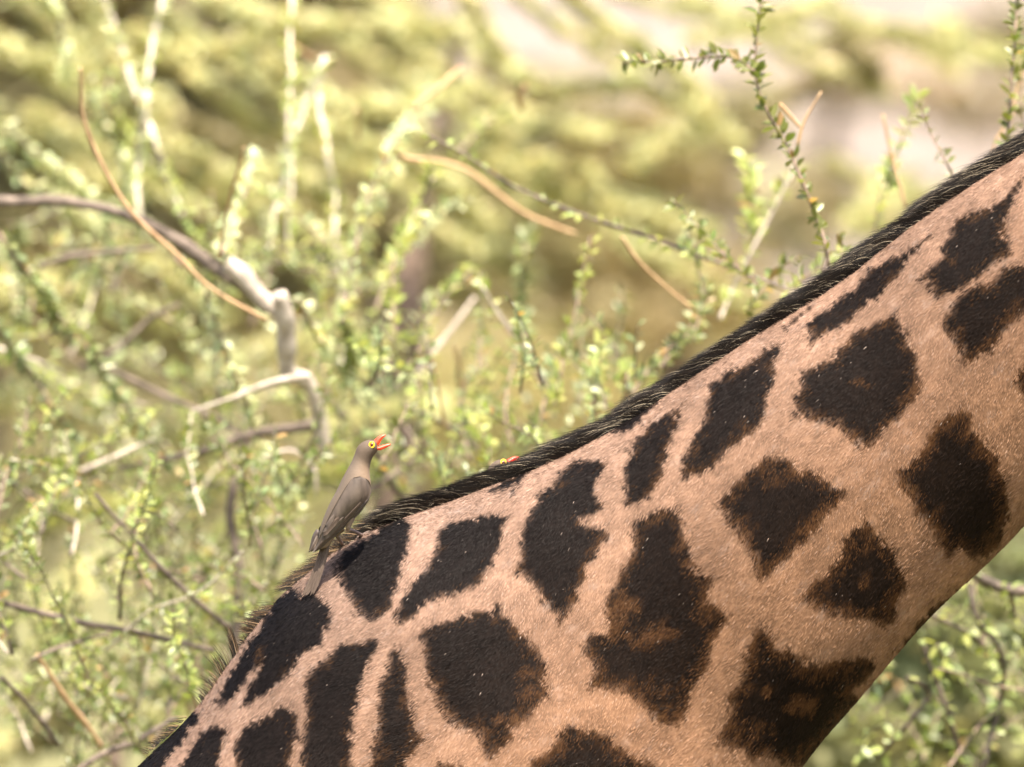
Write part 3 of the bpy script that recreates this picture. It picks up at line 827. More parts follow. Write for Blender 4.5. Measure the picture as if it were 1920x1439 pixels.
    leg((420, 830), (400, 895), (448, 975), Y0 + 0.012, [(0.85, 0.2, -0.2, 0.011), (0.8, -0.2, -0.1, 0.012), (0.6, -0.5, -0.25, 0.010), (-0.6, -0.5, 0, 0.008)])
    return root

def children(o): return list(o.children)

def copy_tree(o, parent=None):
    c = o.copy(); COL.objects.link(c)
    if parent is not None:
        c.parent = parent
    for ch in children(o):
        copy_tree(ch, c)
    return c

bird = build_bird()
tag(bird, 'grey brown bird perched on the withers with red bill wide open and yellow ringed eye', 'bird', 'oxpeckers on the giraffe')
bird2 = copy_tree(bird)
tag(bird2, 'second bird hidden behind the mane, only its yellow ringed eye and red bill peeking over', 'bird', 'oxpeckers on the giraffe')
for ch in bird2.children:
    if ch.name.startswith('lower_bill'): ch.rotation_euler.y = math.radians(-22)
    if ch.name.startswith('upper_bill'): ch.rotation_euler.y = math.radians(14)
# it clings to the far side of the neck, leaning over the crest
_eye = next(c for c in bird2.children if c.name.startswith('eye_ring'))
bird2.rotation_euler = (math.radians(-14), 0, 0)
_goal = at(944, 867.5, 0.19)
_off = Matrix.Rotation(math.radians(-14), 3, 'X') @ Vector(_eye.location)
bird2.location = _goal - _off

# ================================================================== shrubs
LEAF_N = 6
def leaf_shape():
    """pointed oval leaf folded along its midrib, root at the origin, along +X, unit length"""
    pts = [(0, 0, 0), (0.3, 0.20, 0.07), (0.65, 0.21, 0.08), (1, 0, -0.03), (0.65, -0.21, 0.08), (0.3, -0.20, 0.07), (0.35, 0, 0), (0.68, 0, 0.0)]
    fs = [(0, 6, 1), (1, 6, 7, 2), (2, 7, 3), (0, 5, 6), (5, 4, 7, 6), (4, 3, 7)]
    return np.array(pts), fs
LV, LF = leaf_shape()
LQ = np.array([f for f in LF if len(f) == 4]); LT = np.array([f for f in LF if len(f) == 3])

def leaf_col(kind, n):
    base = {'grey': (0.20, 0.23, 0.095), 'yellow': (0.32, 0.36, 0.11), 'pale': (0.43, 0.46, 0.25), 'green': (0.15, 0.175, 0.045), 'dead': (0.34, 0.22, 0.09)}[kind]
    c = np.array(base)[None] * rng.uniform(0.65, 1.35, n)[:, None]
    c[:, 0] *= rng.uniform(0.85, 1.15, n)
    return c
LEAF_MESH = {}
for kind in ('grey', 'yellow', 'pale', 'green', 'dead'):
    LEAF_MESH[kind] = []
    for i in range(LEAF_N):
        LEAF_MESH[kind].append(mesh_np('leaf', LV * np.array((1, rng.uniform(0.85, 1.2), 1)), LF, M_LEAF, True, np.repeat(leaf_col(kind, 1), len(LV), axis=0)))

class Shrub:
    def __init__(self, name, label, base, group='thorny shrubs behind the giraffe'):
        self.root = empty(name, base)
        tag(self.root, label, 'shrub', group)
        self.L = np.array(base)
        self.leaf = []       # (pos, dir, normal, size, kind)
        self.rest = {}
    def wood(self, name, pts, r, mat, sides=7, n=None, wob=0.0):
        n = n or max(6, len(pts) * 5)
        c = catmull(pts, n)
        if wob:
            for i in range(n):
                c[i] += np.array(noise.noise_vector(Vector(c[i]) * 14)) * wob
        rr = np.interp(np.linspace(0, 1, n), np.linspace(0, 1, len(r)), r)
        rr = rr * (1 + 0.22 * np.array([noise.noise(Vector(p) * 45) for p in c]))
        v, f = tube(c, rr, sides)
        return link(name, mesh_np(name, [np.array(x) - self.L for x in v], f, mat), self.root), c
    def leaves_on(self, c, kind, step, size, spread=1.0, start=0.0):
        d = np.linalg.norm(np.diff(c, axis=0), axis=1); arc = np.concatenate([[0], np.cumsum(d)])
        tot = arc[-1]; s_ = start * tot; k = 0
        while s_ < tot:
            p = np.array([np.interp(s_, arc, c[:, j]) for j in range(3)])
            i = min(np.searchsorted(arc, s_), len(c) - 1); i = max(i, 1)
            tg = (c[i] - c[i - 1]); tg /= np.linalg.norm(tg) + 1e-9
            for _ in range(random.choice((1, 1, 2, 2, 3))):
                rv = np.array([random.gauss(0, 1) for _ in range(3)]); rv -= tg * rv.dot(tg); rv /= np.linalg.norm(rv) + 1e-9
                dr = tg * random.uniform(0.1, 0.9) + rv * spread; dr /= np.linalg.norm(dr)
                up = np.array([random.gauss(0, .5), random.gauss(-0.3, .5), 1.0])
                self.leaf.append((p + rv * 0.001, dr, up, size * random.uniform(0.45, 1.4), 'dead' if random.random() < 0.035 else kind))
            s_ += step * random.uniform(0.5, 1.5)
    def finish(self, individual=300):
        L = self.leaf
        L.sort(key=lambda q: (q[0][1] if True else 0) - q[3] * 20)      # nearest and largest first
        for (p, d, up, sz, kind) in L[:individual]:
            o = bpy.data.objects.new('leaf', random.choice(LEAF_MESH[kind]))
            COL.objects.link(o); o.parent = self.root
            x = Vector(d); z = Vector(up); y = z.cross(x).normalized(); z = x.cross(y)
            m = Matrix((x, y, z)).transposed().to_4x4()
            o.matrix_local = Matrix.Translation(Vector(p - self.L)) @ m @ Matrix.Scale(sz, 4)
        R = L[individual:]
        if R:
            P = np.array([q[0] for q in R]) - self.L; X = np.array([q[1] for q in R]); Z = np.array([q[2] for q in R]); S_ = np.array([q[3] for q in R])
            Y = np.cross(Z, X); Y /= np.linalg.norm(Y, axis=1)[:, None] + 1e-9; Z = np.cross(X, Y)
            V = P[:, None] + S_[:, None, None] * (LV[None, :, 0:1] * X[:, None] + LV[None, :, 1:2] * Y[:, None] + LV[None, :, 2:3] * Z[:, None])
            nl = len(LV); b = (np.arange(len(R)) * nl)[:, None, None]
            col = np.concatenate([leaf_col(q[4], 1) for q in R])
            me = big_mesh('leaves', V.reshape(-1, 3), (LQ[None] + b).reshape(-1, 4), (LT[None] + b).reshape(-1, 3), np.repeat(col, nl, axis=0), M_LEAF)
            o = link('leaves', me, self.root); tag(o, kind='stuff')

def P3(path, D, dd=0.0, jit=0.0):
    m = len(path)
    return [at(p[0], p[1], D + dd * i / max(1, m - 1) + random.uniform(-jit, jit)) for i, p in enumerate(path)]

def pxr(D, *w_):
    return [x * 0.5 * PX(D) for x in w_]

# ---- big shrub on the left -------------------------------------------------
S = Shrub('thorn_shrub', 'large thorny shrub with grey crooked branches and small pale leaves, filling the left', (at(300, 0, 2.4).x, 2.4, 0))
D = 1.9
S.wood('trunk', [(S.L[0], 2.4, 0), (S.L[0] + 0.06, 2.4, 0.8), (S.L[0] + 0.02, 2.35, 1.5), (at(430, 1500, 2.3).x, 2.3, at(430, 1500, 2.3).z)], [0.05, 0.04, 0.03, 0.02], M_BARK_GREY, 10)
S.wood('trunk', [(S.L[0] - 0.1, 2.5, 0), (S.L[0] - 0.4, 2.5, 0.9), (at(-420, 1700, 2.4).x, 2.4, at(60, 1700, 2.4).z), (at(-460, 1100, 2.3).x, 2.3, at(0, 1100, 2.3).z), (at(-380, 640, D).x, D, at(0, 640, D).z), (at(-230, 440, D).x, D, at(0, 440, D).z), (at(-80, 372, D).x, D, at(0, 372, D).z)], [0.04, 0.035, 0.03, 0.018, 0.014, 0.011, 0.009], M_BARK_GREY, 10)
W = S.wood
W('branch', P3([(-80, 372), (0, 376), (130, 380), (230, 402), (330, 450), (400, 500), (450, 532), (500, 578)], D, 0, .03), pxr(D, 21, 21, 20, 23, 26, 30), M_BARK_GREY, 9, 40, .003)
W('branch', P3([(428, 497), (455, 515), (478, 545), (505, 575), (525, 590)], D - .05), pxr(D, 34, 36, 34, 30), M_BARK_PALE, 9, 20, .003)
W('branch', P3([(522, 552), (532, 600), (538, 650), (542, 700), (575, 715), (598, 770), (610, 850)], D - .1, .1), pxr(D, 34, 38, 34, 32, 27, 24), M_BARK_PALE, 9, 36, .003)  # pale bark puts the sunlit white of this grey bough into its colour
W('branch', P3([(580, 706), (555, 710), (490, 725), (430, 748), (350, 775)], D - .15), pxr(D, 15, 14, 10, 4), M_BARK_PALE, 7, 24, .003)
W('branch', P3([(610, 790), (560, 800), (480, 815), (400, 838), (300, 866), (150, 888)], D + .1), pxr(D, 26, 22, 17, 13, 7), M_BARK_GREY, 8, 30, .004)
W('branch', P3([(150, 886), (230, 850), (290, 822)], D), pxr(D, 11, 10, 5), M_BARK_PALE, 7, 16, .003)
W('branch', P3([(430, 1500), (450, 1100), (430, 960), (455, 860), (470, 805)], D + .1), pxr(D, 26, 20, 16, 12), M_BARK_GREY, 8, 30, .004)
W('branch', P3([(-40, 645), (0, 655), (50, 672), (120, 700)], D + .2), pxr(D, 12, 11, 5), M_BARK_PALE, 7, 16, .002)
W('branch', P3([(490, 858), (545, 846), (585, 872), (592, 930)], D - .1), pxr(D, 5, 9, 9, 4), M_BARK_PALE, 7, 16, .002)
W('branch', P3([(200, 690), (280, 730), (350, 760), (430, 800), (470, 830)], D + .4), pxr(D, 13, 13, 10), M_BARK_GREY, 7, 18, .003)
W('branch', P3([(70, 500), (150, 478), (290, 466)], D + .5), pxr(D, 14, 13, 8), M_BARK_GREY, 7, 18, .003)
W('branch', P3([(150, 690), (220, 655), (280, 600), (340, 570)], D + .6), pxr(D, 12, 12, 8), M_BARK_GREY, 7, 18, .003)
Du = 2.8
for pth, wdt, lk in [([(258, 405), (262, 300), (270, 200), (285, 100), (300, 0), (306, -60)], (11, 11, 10, 9), 'pale'), ([(342, 405), (322, 350), (292, 270), (255, 170), (230, 90), (195, 0), (180, -40)], (11, 11, 11, 9), 'pale'),
                     ([(645, 860), (642, 700), (640, 560), (630, 440), (625, 360), (613, 290), (600, 200), (606, 108)], (7, 8, 9, 10, 11), 'yellow'), ([(500, 475), (520, 380), (545, 270), (575, 190), (606, 112)], (9, 9, 10), 'pale'),
                     ([(540, 500), (540, 260), (546, 150), (545, 0), (546, -40)], (8, 8, 8), 'yellow')]:
    o, c = W('branch', P3(pth, Du, 0.2, .05), pxr(Du, *[q * 0.95 for q in wdt]), M_BARK_CREAM, 7, 36, .007)
    S.leaves_on(c, lk, 0.0062, 0.0145, 0.8)
Dl = 3.2
for pth, kind, st in [([(0, 230), (80, 300), (160, 360), (260, 420), (330, 460)], 'pale', .006), ([(-20, 260), (60, 350), (140, 390), (200, 440)], 'pale', .007), ([(60, -20), (100, 20), (120, 90), (128, 150)], 'pale', .006),
                      ([(420, 480), (440, 400), (465, 340), (482, 290)], 'pale', .007), ([(640, 620), (660, 480), (690, 370), (740, 270), (770, 230)], 'pale', .007),
                      ([(740, 650), (735, 540), (745, 470), (790, 380), (812, 310)], 'yellow', .007), ([(20, 420), (35, 470), (40, 560), (30, 640)], 'green', .007),
                      ([(170, 150), (185, 230), (230, 300), (240, 350)], 'pale', .006), ([(200, 130), (210, 200), (260, 290), (330, 360)], 'yellow', .010),
                      ([(330, 480), (380, 540), (420, 640), (450, 720), (480, 800), (520, 880), (560, 960)], 'pale', .006),
                      ([(0, 440), (60, 520), (110, 590), (170, 660), (240, 770), (320, 870), (370, 930)], 'grey', .006), ([(-20, 600), (50, 690), (110, 780), (170, 860)], 'grey', .008),
                      ([(560, 560), (600, 640), (640, 700), (700, 760)], 'pale', .008), ([(640, 600), (660, 660), (650, 720)], 'green', .006)]:
    o, c = W('twig', P3(pth, Dl if pth[0][1] < 430 else 1.9, 0.3, .08), pxr(Dl, 9, 7, 4), M_BARK_TWIG, 6, 24, .004)
    S.leaves_on(c, kind, st * 0.55, 0.0155, 0.8)
for pth, wd_ in [([(148, 128), (152, 170), (158, 230), (190, 312), (250, 402), (330, 478), (400, 545), (500, 602)], (6, 9, 9, 8)), ([(458, 275), (445, 320), (430, 380), (412, 480)], (4, 6, 6)),
                 ([(70, 1230), (130, 1320), (190, 1398)], (9, 11, 11))]:
    W('dry_twig', P3(pth, 1.3, .1), pxr(1.3, *wd_), M_DRY, 7, 30, .002)
for pth, wd_ in [([(180, 925), (270, 1032), (350, 1110), (432, 1180)], (8, 11, 11)), ([(-30, 1120), (0, 1130), (120, 1160), (250, 1186), (400, 1222)], (12, 13, 10)), ([(140, 1450), (200, 1410), (260, 1388), (330, 1345)], (12, 13, 10)),
                 ([(0, 1270), (60, 1330), (110, 1400)], (9, 9)), ([(60, 1240), (130, 1210), (230, 1180)], (8, 8, 5))]:
    W('branch', P3(pth, 1.2, .1), pxr(1.2, *wd_), M_BARK_GREY, 7, 24, .003)
# twigs that fill the shrub
for k in range(290):
    x, y = random.uniform(-40, 760), random.uniform(500, 1480) if k < 150 else random.uniform(900, 1500)
    if k > 215: x, y = random.uniform(-620, -40), random.uniform(420, 1500)
    if x > 620 and y > 900: x -= 400
    D_ = random.choice((1.3, 1.5, 1.8, 2.4, 3.0, 3.8, 4.6)) + random.uniform(-.25, .25)
    if y < 900: D_ = max(D_, 2.7)
    if y > 950: D_ = min(D_, 2.4)
    l = random.uniform(120, 330); an = math.radians(random.choice((random.gauss(100, 25), random.gauss(60, 20), random.gauss(140, 18))))
    pth = [(x, y)]
    for q in range(3):
        an += random.gauss(0, .22)
        pth.append((pth[-1][0] + math.cos(an) * l / 3, pth[-1][1] - math.sin(an) * l / 3))
    o, c = W('twig', P3(pth, D_, random.uniform(-.3, .3)), pxr(D_, random.uniform(5, 9), 5, 3), random.choice((M_BARK_TWIG, M_BARK_TWIG, M_BARK_GREY, M_BARK_PALE)), 5, 14, .004)
    S.leaves_on(c, random.choice(('grey', 'green', 'green', 'green', 'yellow')) if y > 800 else random.choice(('pale', 'yellow', 'grey')), 0.0066, 0.0130, 0.85, 0.1)
S.finish()

# ---- middle shrub: upright sprigs between bird and mane ----------------------
S = Shrub('thorn_shrub', 'sparse shrub of upright leafy sprigs and orange dry twigs, behind the middle mane', (at(930, 0, 2.0).x, 2.0, 0))
W = S.wood
W('trunk', [(S.L[0], 2.0, 0), (S.L[0] + .05, 2.0, 1.0), (S.L[0] - .02, 2.0, 1.9), (at(900, 900, 2).x, 2.0, at(900, 900, 2).z)], [0.04, 0.03, 0.022, 0.008], M_BARK_GREY, 9)
for pth, D_, kind, st in [([(985, 640), (980, 560), (982, 480), (990, 425)], 2.6, 'grey', .005), ([(1040, 760), (1062, 650), (1085, 560), (1106, 445)], 1.6, 'yellow', .007), ([(1030, 740), (1000, 700), (950, 620), (905, 540), (900, 510)], 1.8, 'yellow', .018),
                          ([(700, 720), (780, 620), (840, 550), (890, 500)], 2.2, 'yellow', .008), ([(910, 720), (905, 650), (905, 590)], 2.4, 'grey', .007), ([(860, 290), (900, 240), (945, 205), (992, 165)], 3.2, 'yellow', .012),
                          ([(700, 600), (720, 540), (735, 480), (770, 400)], 2.4, 'yellow', .008), ([(1110, 780), (1120, 720), (1130, 660)], 1.5, 'yellow', .008), ([(1170, 760), (1175, 700), (1165, 690)], 1.5, 'yellow', .008),
                          ([(1000, 830), (1020, 760), (1040, 690), (1030, 660)], 1.7, 'grey', .008), ([(960, 840), (950, 760), (965, 650)], 1.7, 'grey', .010), ([(1180, 740), (1240, 670), (1290, 620), (1330, 560)], 1.5, 'grey', .007),
                          ([(1240, 690), (1300, 610), (1310, 560)], 1.6, 'green', .007), ([(880, 860), (860, 780), (880, 700)], 1.9, 'grey', .009), ([(730, 280), (760, 240), (800, 200)], 3.2, 'pale', .007), ([(740, 300), (720, 350), (690, 420), (690, 480)], 3.0, 'pale', .006)]:
    o, c = W('twig', P3(pth, D_, .15, .05), pxr(D_, 8, 6, 4), M_BARK_TWIG, 6, 22, .003)
    S.leaves_on(c, kind, st, 0.0155)
for pth, wd_, D_, mt in [([(735, 285), (770, 300), (830, 306), (880, 322), (930, 362), (990, 405), (1078, 438)], (15, 14, 12, 11, 10), 2.2, M_DRY), ([(775, 205), (866, 128)], (12, 13), 2.6, M_DRY), ([(985, 160), (972, 180), (978, 206)], (13, 13), 2.6, M_DRY),
                     ([(1168, 445), (1195, 485), (1235, 525), (1300, 580)], (9, 8, 7), 1.4, M_DRY), ([(550, 88), (608, 122)], (10, 10), 3.2, M_DRY), ([(800, 640), (820, 720), (835, 800)], (7, 8), 1.8, M_DRY), ([(855, 650), (865, 700), (868, 760)], (10, 11), 2.4, M_DRY), ([(668, 205), (672, 260)], (9, 8), 3, M_DRY),
                     ([(905, 540), (935, 590), (975, 640), (1030, 730)], (9, 9, 8), 1.8, M_BARK_PALE), ([(780, 700), (830, 640), (890, 560)], (12, 10), 2.6, M_BARK_PALE), ([(1110, 440), (1098, 500)], (5, 4), 1.5, M_DRY)]:
    W('dry_twig', P3(pth, D_, .05), pxr(D_, *[q * 0.8 for q in wd_]), mt, 7, 22, .002)
for pth, wd_ in [([(650, 940), (720, 900), (780, 850), (760, 800)], (10, 8)), ([(690, 830), (730, 900), (770, 960)], (14, 12)), ([(760, 760), (840, 800), (900, 850)], (10, 8)), ([(1080, 820), (1200, 790)], (8, 6))]:
    W('branch', P3(pth, 2.0, .1), pxr(2.0, *wd_), M_BARK_GREY, 7, 18, .003)
for k in range(70):
    x, y = random.uniform(640, 1200), random.uniform(700, 1000)
    D_ = random.uniform(1.0, 3.0); l = random.uniform(80, 200); an = math.radians(random.gauss(95, 32)); pth = [(x, y)]
    for q in range(3):
        an += random.gauss(0, .25); pth.append((pth[-1][0] + math.cos(an) * l / 3, pth[-1][1] - math.sin(an) * l / 3))
    o, c = W('twig', P3(pth, D_, random.uniform(-.2, .2)), pxr(D_, 6, 4, 3), random.choice((M_BARK_TWIG, M_BARK_GREY)), 5, 14, .004)
    S.leaves_on(c, random.choice(('grey', 'green', 'yellow', 'grey')), 0.009, 0.0145)
S.finish()

# ---- right shrub: the sharp arching sprig -----------------------------------
S = Shrub('thorn_shrub', 'slender shrub with a sharp arching leafy twig, rising above the black mane', (at(1330, 0, .8).x, .8, 0))
W = S.wood
W('trunk', [(S.L[0], .8, 0), (S.L[0] + .04, .8, 1.0), (S.L[0] - .02, .8, 1.9), (at(1480, 800, .8).x, .8, at(1480, 800, .8).z), (at(1552, 482, .8).x, .8, at(1552, 482, .8).z)], [0.03, 0.022, 0.012, 0.005, 0.003], M_BARK_GREY, 9)
for pth, D_, kind, st, wd_, mt, sz in [
    ([(1555, 500), (1545, 450), (1525, 398), (1500, 330), (1470, 265), (1440, 210), (1420, 160), (1415, 110), (1422, 40), (1430, -20)], .75, 'green', .0075, (9, 9, 7, 5), M_BARK_TWIG, .0135),
    ([(1412, 132), (1370, 108), (1290, 110), (1230, 114), (1168, 117)], .8, 'green', .006, (7, 6, 6), M_BARK_TWIG, .0125),
    ([(1480, 545), (1400, 512), (1320, 482), (1200, 440), (1080, 400), (960, 348), (870, 290), (795, 248)], 1.5, 'yellow', .020, (9, 9, 10, 9, 6), M_BARK_GREY, .0115),
    ([(1420, 535), (1350, 470), (1300, 415), (1262, 378)], 1.1, 'green', .007, (7, 5, 4), M_BARK_TWIG, .013),
    ([(1400, 450), (1412, 380), (1400, 295)], 2.2, 'yellow', .005, (6, 5, 4), M_BARK_TWIG, .016),
    ([(1350, 600), (1375, 540), (1410, 470), (1450, 390), (1492, 310)], 2.0, 'yellow', .020, (9, 9, 8), M_BARK_PALE, .014),
    ([(1560, 560), (1580, 500), (1570, 440)], .9, 'green', .012, (4, 3), M_BARK_TWIG, .012),
    ([(1300, 640), (1320, 560), (1300, 480), (1290, 430)], 1.5, 'grey', .008, (6, 5, 4), M_BARK_TWIG, .013),
    ([(1400, 580), (1450, 520), (1500, 480)], 1.2, 'green', .008, (5, 4), M_BARK_TWIG, .013),
    ([(1480, 540), (1540, 500), (1600, 470)], 1.2, 'yellow', .008, (5, 4), M_BARK_TWIG, .013)]:
    o, c = W('twig', P3(pth, D_, .08, .02), pxr(D_, *[q * 0.75 for q in wd_]), mt, 6, 36, .002)
    S.leaves_on(c, kind, st * 0.62, sz * 1.18, 0.9)
for pth, wd_ in [([(1495, 275), (1508, 228), (1540, 172)], (6, 5, 3)), ([(1462, 195), (1500, 238)], (8, 6))]:
    W('dry_twig', P3(pth, 1.0), pxr(1, *wd_), M_DRY, 6, 12)
S.finish()

# ---- upper right shrub --------------------------------------------------------
S = Shrub('thorn_shrub', 'leafy upright stems in the upper right corner, above the top of the neck', (at(2040, 0, .9).x, 1.1, 0))
W = S.wood
W('trunk', [(S.L[0], 1.1, 0), (S.L[0] + .03, 1.1, 1.2), (S.L[0], 1.1, 2.2), (at(2020, 500, 1).x, 1.0, at(2020, 500, 1).z), (at(1890, 260, .9).x, .9, at(1890, 260, .9).z)], [0.03, 0.022, 0.012, 0.005, 0.004], M_BARK_GREY, 9)
for pth, D_, kind, st, wd_, sz in [([(1890, 300), (1893, 200), (1900, 100), (1906, 0), (1908, -40)], .9, 'green', .0065, (8, 7, 6), .0125), ([(1790, 340), (1772, 300), (1745, 250), (1722, 185)], 1.0, 'green', .022, (6, 5, 4), .010),
                               ([(1665, 360), (1680, 290), (1700, 240), (1722, 180)], 1.7, 'yellow', .006, (6, 5), .014), ([(1640, 440), (1655, 350), (1670, 300)], 1.8, 'yellow', .010, (5, 4), .013), ([(1925, 260), (1915, 180), (1925, 90)], 1.2, 'green', .009, (5, 4), .012)]:
    o, c = W('twig', P3(pth, D_, .06, .02), pxr(D_, *[q * 0.75 for q in wd_]), M_BARK_TWIG, 6, 30, .002)
    S.leaves_on(c, kind, st * 0.65, sz * 1.15, 0.9)
for pth, wd_ in [([(1655, 215), (1672, 290), (1698, 390)], (4, 7, 6)), ([(1895, 225), (1870, 260), (1860, 290)], (5, 5)), ([(1920, 130), (1905, 180), (1895, 230)], (6, 5))]:
    W('dry_twig', P3(pth, 1.4), pxr(1.4, *wd_), M_DRY, 6, 14)
S.finish()

# ---- lower right shrub --------------------------------------------------------
S = Shrub('thorn_shrub', 'tangled twigs with yellow green leaves in the lower right, below the throat', (at(1850, 0, 1.4).x, 1.5, 0))
W = S.wood
W('trunk', [(S.L[0], 1.5, 0), (S.L[0] + .03, 1.5, 1.0), (S.L[0] - .03, 1.5, 1.8), (at(1830, 1450, 1.4).x, 1.4, at(1830, 1450, 1.4).z)], [0.04, 0.03, 0.02, 0.007], M_BARK_GREY, 9)
for pth, wd_, mt in [([(1780, 1050), (1830, 1080), (1880, 1103), (1960, 1112)], (16, 22, 20), M_BARK_GREY), ([(1815, 1090), (1835, 1160), (1880, 1235), (1872, 1330), (1840, 1450)], (10, 11, 9), M_BARK_GREY),
                 ([(1725, 1200), (1755, 1280), (1790, 1370), (1805, 1450)], (9, 10, 8), M_BARK_GREY), ([(1740, 1150), (1820, 1190), (1885, 1245)], (8, 8), M_BARK_GREY), ([(1760, 1255), (1820, 1270), (1900, 1290), (1950, 1290)], (5, 6, 5), M_BARK_TWIG),
                 ([(1895, 1105), (1900, 1160)], (12, 9), M_BARK_GREY), ([(1700, 1270), (1740, 1300), (1700, 1360), (1650, 1420)], (8, 9, 8), M_BARK_GREY), ([(1780, 1440), (1830, 1370), (1880, 1320)], (6, 5), M_BARK_TWIG), ([(1760, 1210), (1770, 1260), (1740, 1320)], (7, 6), M_BARK_GREY)]:
    o, c = W('branch', P3(pth, 1.4, .1, .03), pxr(1.4, *wd_), mt, 7, 22, .003)
    S.leaves_on(c, 'yellow', .022, .017)
for k in range(26):
    x, y = random.uniform(1540, 1960), random.uniform(1060, 1480)
    if (x - 1500) + (1439 - y) < 110: x += 150
    D_ = random.uniform(1.4, 3.0); l = random.uniform(90, 200); an = math.radians(random.gauss(80, 45)); pth = [(x, y)]
    for q in range(3):
        an += random.gauss(0, .3); pth.append((pth[-1][0] + math.cos(an) * l / 3, pth[-1][1] - math.sin(an) * l / 3))
    o, c = W('twig', P3(pth, D_, random.uniform(-.2, .2)), pxr(D_, 5, 4, 3), random.choice((M_BARK_TWIG, M_BARK_GREY)), 5, 14, .004)
    S.leaves_on(c, random.choice(('grey', 'green', 'green', 'yellow')), 0.014, 0.017)
S.finish()

# ================================================================== trees behind
def quad_cloud(P, size, col, flat=0.35, smin=0.6, smax=1.4):
    n = len(P)
    nrm = rng.normal(0, 1, (n, 3)); nrm[:, 2] = np.abs(nrm[:, 2]) + flat; nrm /= np.linalg.norm(nrm, axis=1)[:, None]
    a_ = rng.normal(0, 1, (n, 3)); a_ = np.cross(nrm, a_); a_ /= np.linalg.norm(a_, axis=1)[:, None]; b_ = np.cross(nrm, a_)
    s_ = (size * rng.uniform(smin, smax, n))[:, None]
    V = np.stack([P - a_ * s_, P - b_ * s_ * 0.5, P + a_ * s_, P + b_ * s_ * 0.5], 1).reshape(-1, 3)
    k = np.arange(n) * 4
    return V, np.stack([k, k + 1, k + 2, k + 3], 1), np.repeat(col, 4, axis=0)

def fol_col(base, n, var=0.35):
    c = np.array(base)[None] * rng.uniform(1 - var, 1 + var, n)[:, None]
    c[:, 0] *= rng.uniform(0.88, 1.12, n)
    return c

TREES = 'trees standing behind the shrubs'
def tree(name, label, x, y, trunk, sprays=(), blobs=(), base=(0.34, 0.36, 0.08), leaf=0.014, mat=None, trunk_r=(0.16, 0.12, 0.07)):
    """trunk: world points; sprays: (world path, radius, leaves, colour); blobs: (centre, radii, leaves, colour)"""
    root = empty(name, (x, y, 0)); tag(root, label, 'tree', TREES); L = np.array((x, y, 0.0))
    c = catmull(trunk, 24); v, f = tube(c, np.interp(np.linspace(0, 1, 24), np.linspace(0, 1, len(trunk_r)), trunk_r), 12)
    link('trunk', mesh_np('trunk', [q - L for q in v], f, mat or M_TRUNK), root)
    Vs, Qs, Cs, off = [], [], [], 0
    for (pth, rad, cnt, colr) in sprays:
        c = catmull(pth, 40)
        v, f = tube(c, np.linspace(rad * 0.22, rad * 0.05, 40), 6)
        link('branch', mesh_np('branch', [q - L for q in v], f, M_BARK_TWIG), root)
        idx = rng.integers(0, 40, cnt)
        P = c[idx] + rng.normal(0, 1, (cnt, 3)) * np.array([rad, rad, rad * 0.7]) * 0.55
        V, Q, C = quad_cloud(P, leaf, fol_col(colr or base, cnt)); Vs.append(V); Qs.append(Q + off); Cs.append(C); off += len(V)
    for (ce, ra, cnt, colr) in blobs:
        d = rng.normal(0, 1, (cnt, 3)); d /= np.linalg.norm(d, axis=1)[:, None]
        rr = rng.random(cnt) ** 0.5
        lump = np.array([noise.noise(Vector(q) * 2.2 + Vector(ce)) for q in d])
        P = np.array(ce) + d * (rr * (1 + 0.5 * lump))[:, None] * np.array(ra)
        V, Q, C = quad_cloud(P, leaf * 1.8, fol_col(colr or base, cnt)); Vs.append(V); Qs.append(Q + off); Cs.append(C); off += len(V)
    if Vs:
        me = big_mesh('crown', np.concatenate(Vs) - L, np.concatenate(Qs), np.zeros((0, 3), int), np.concatenate(Cs), M_FOL, False)
        link('crown', me, root)
    return root

YEL = (0.50, 0.48, 0.25); OLV = (0.28, 0.24, 0.125); PALE = (0.46, 0.44, 0.22)  # lifted bases stand in for haze, the darker olive for shaded crown gaps
def sp(path, D, wpx, cnt, colr=YEL):
    return (P3(path, D, 0.4, .1), wpx * PX(D) * 0.5, cnt, colr)

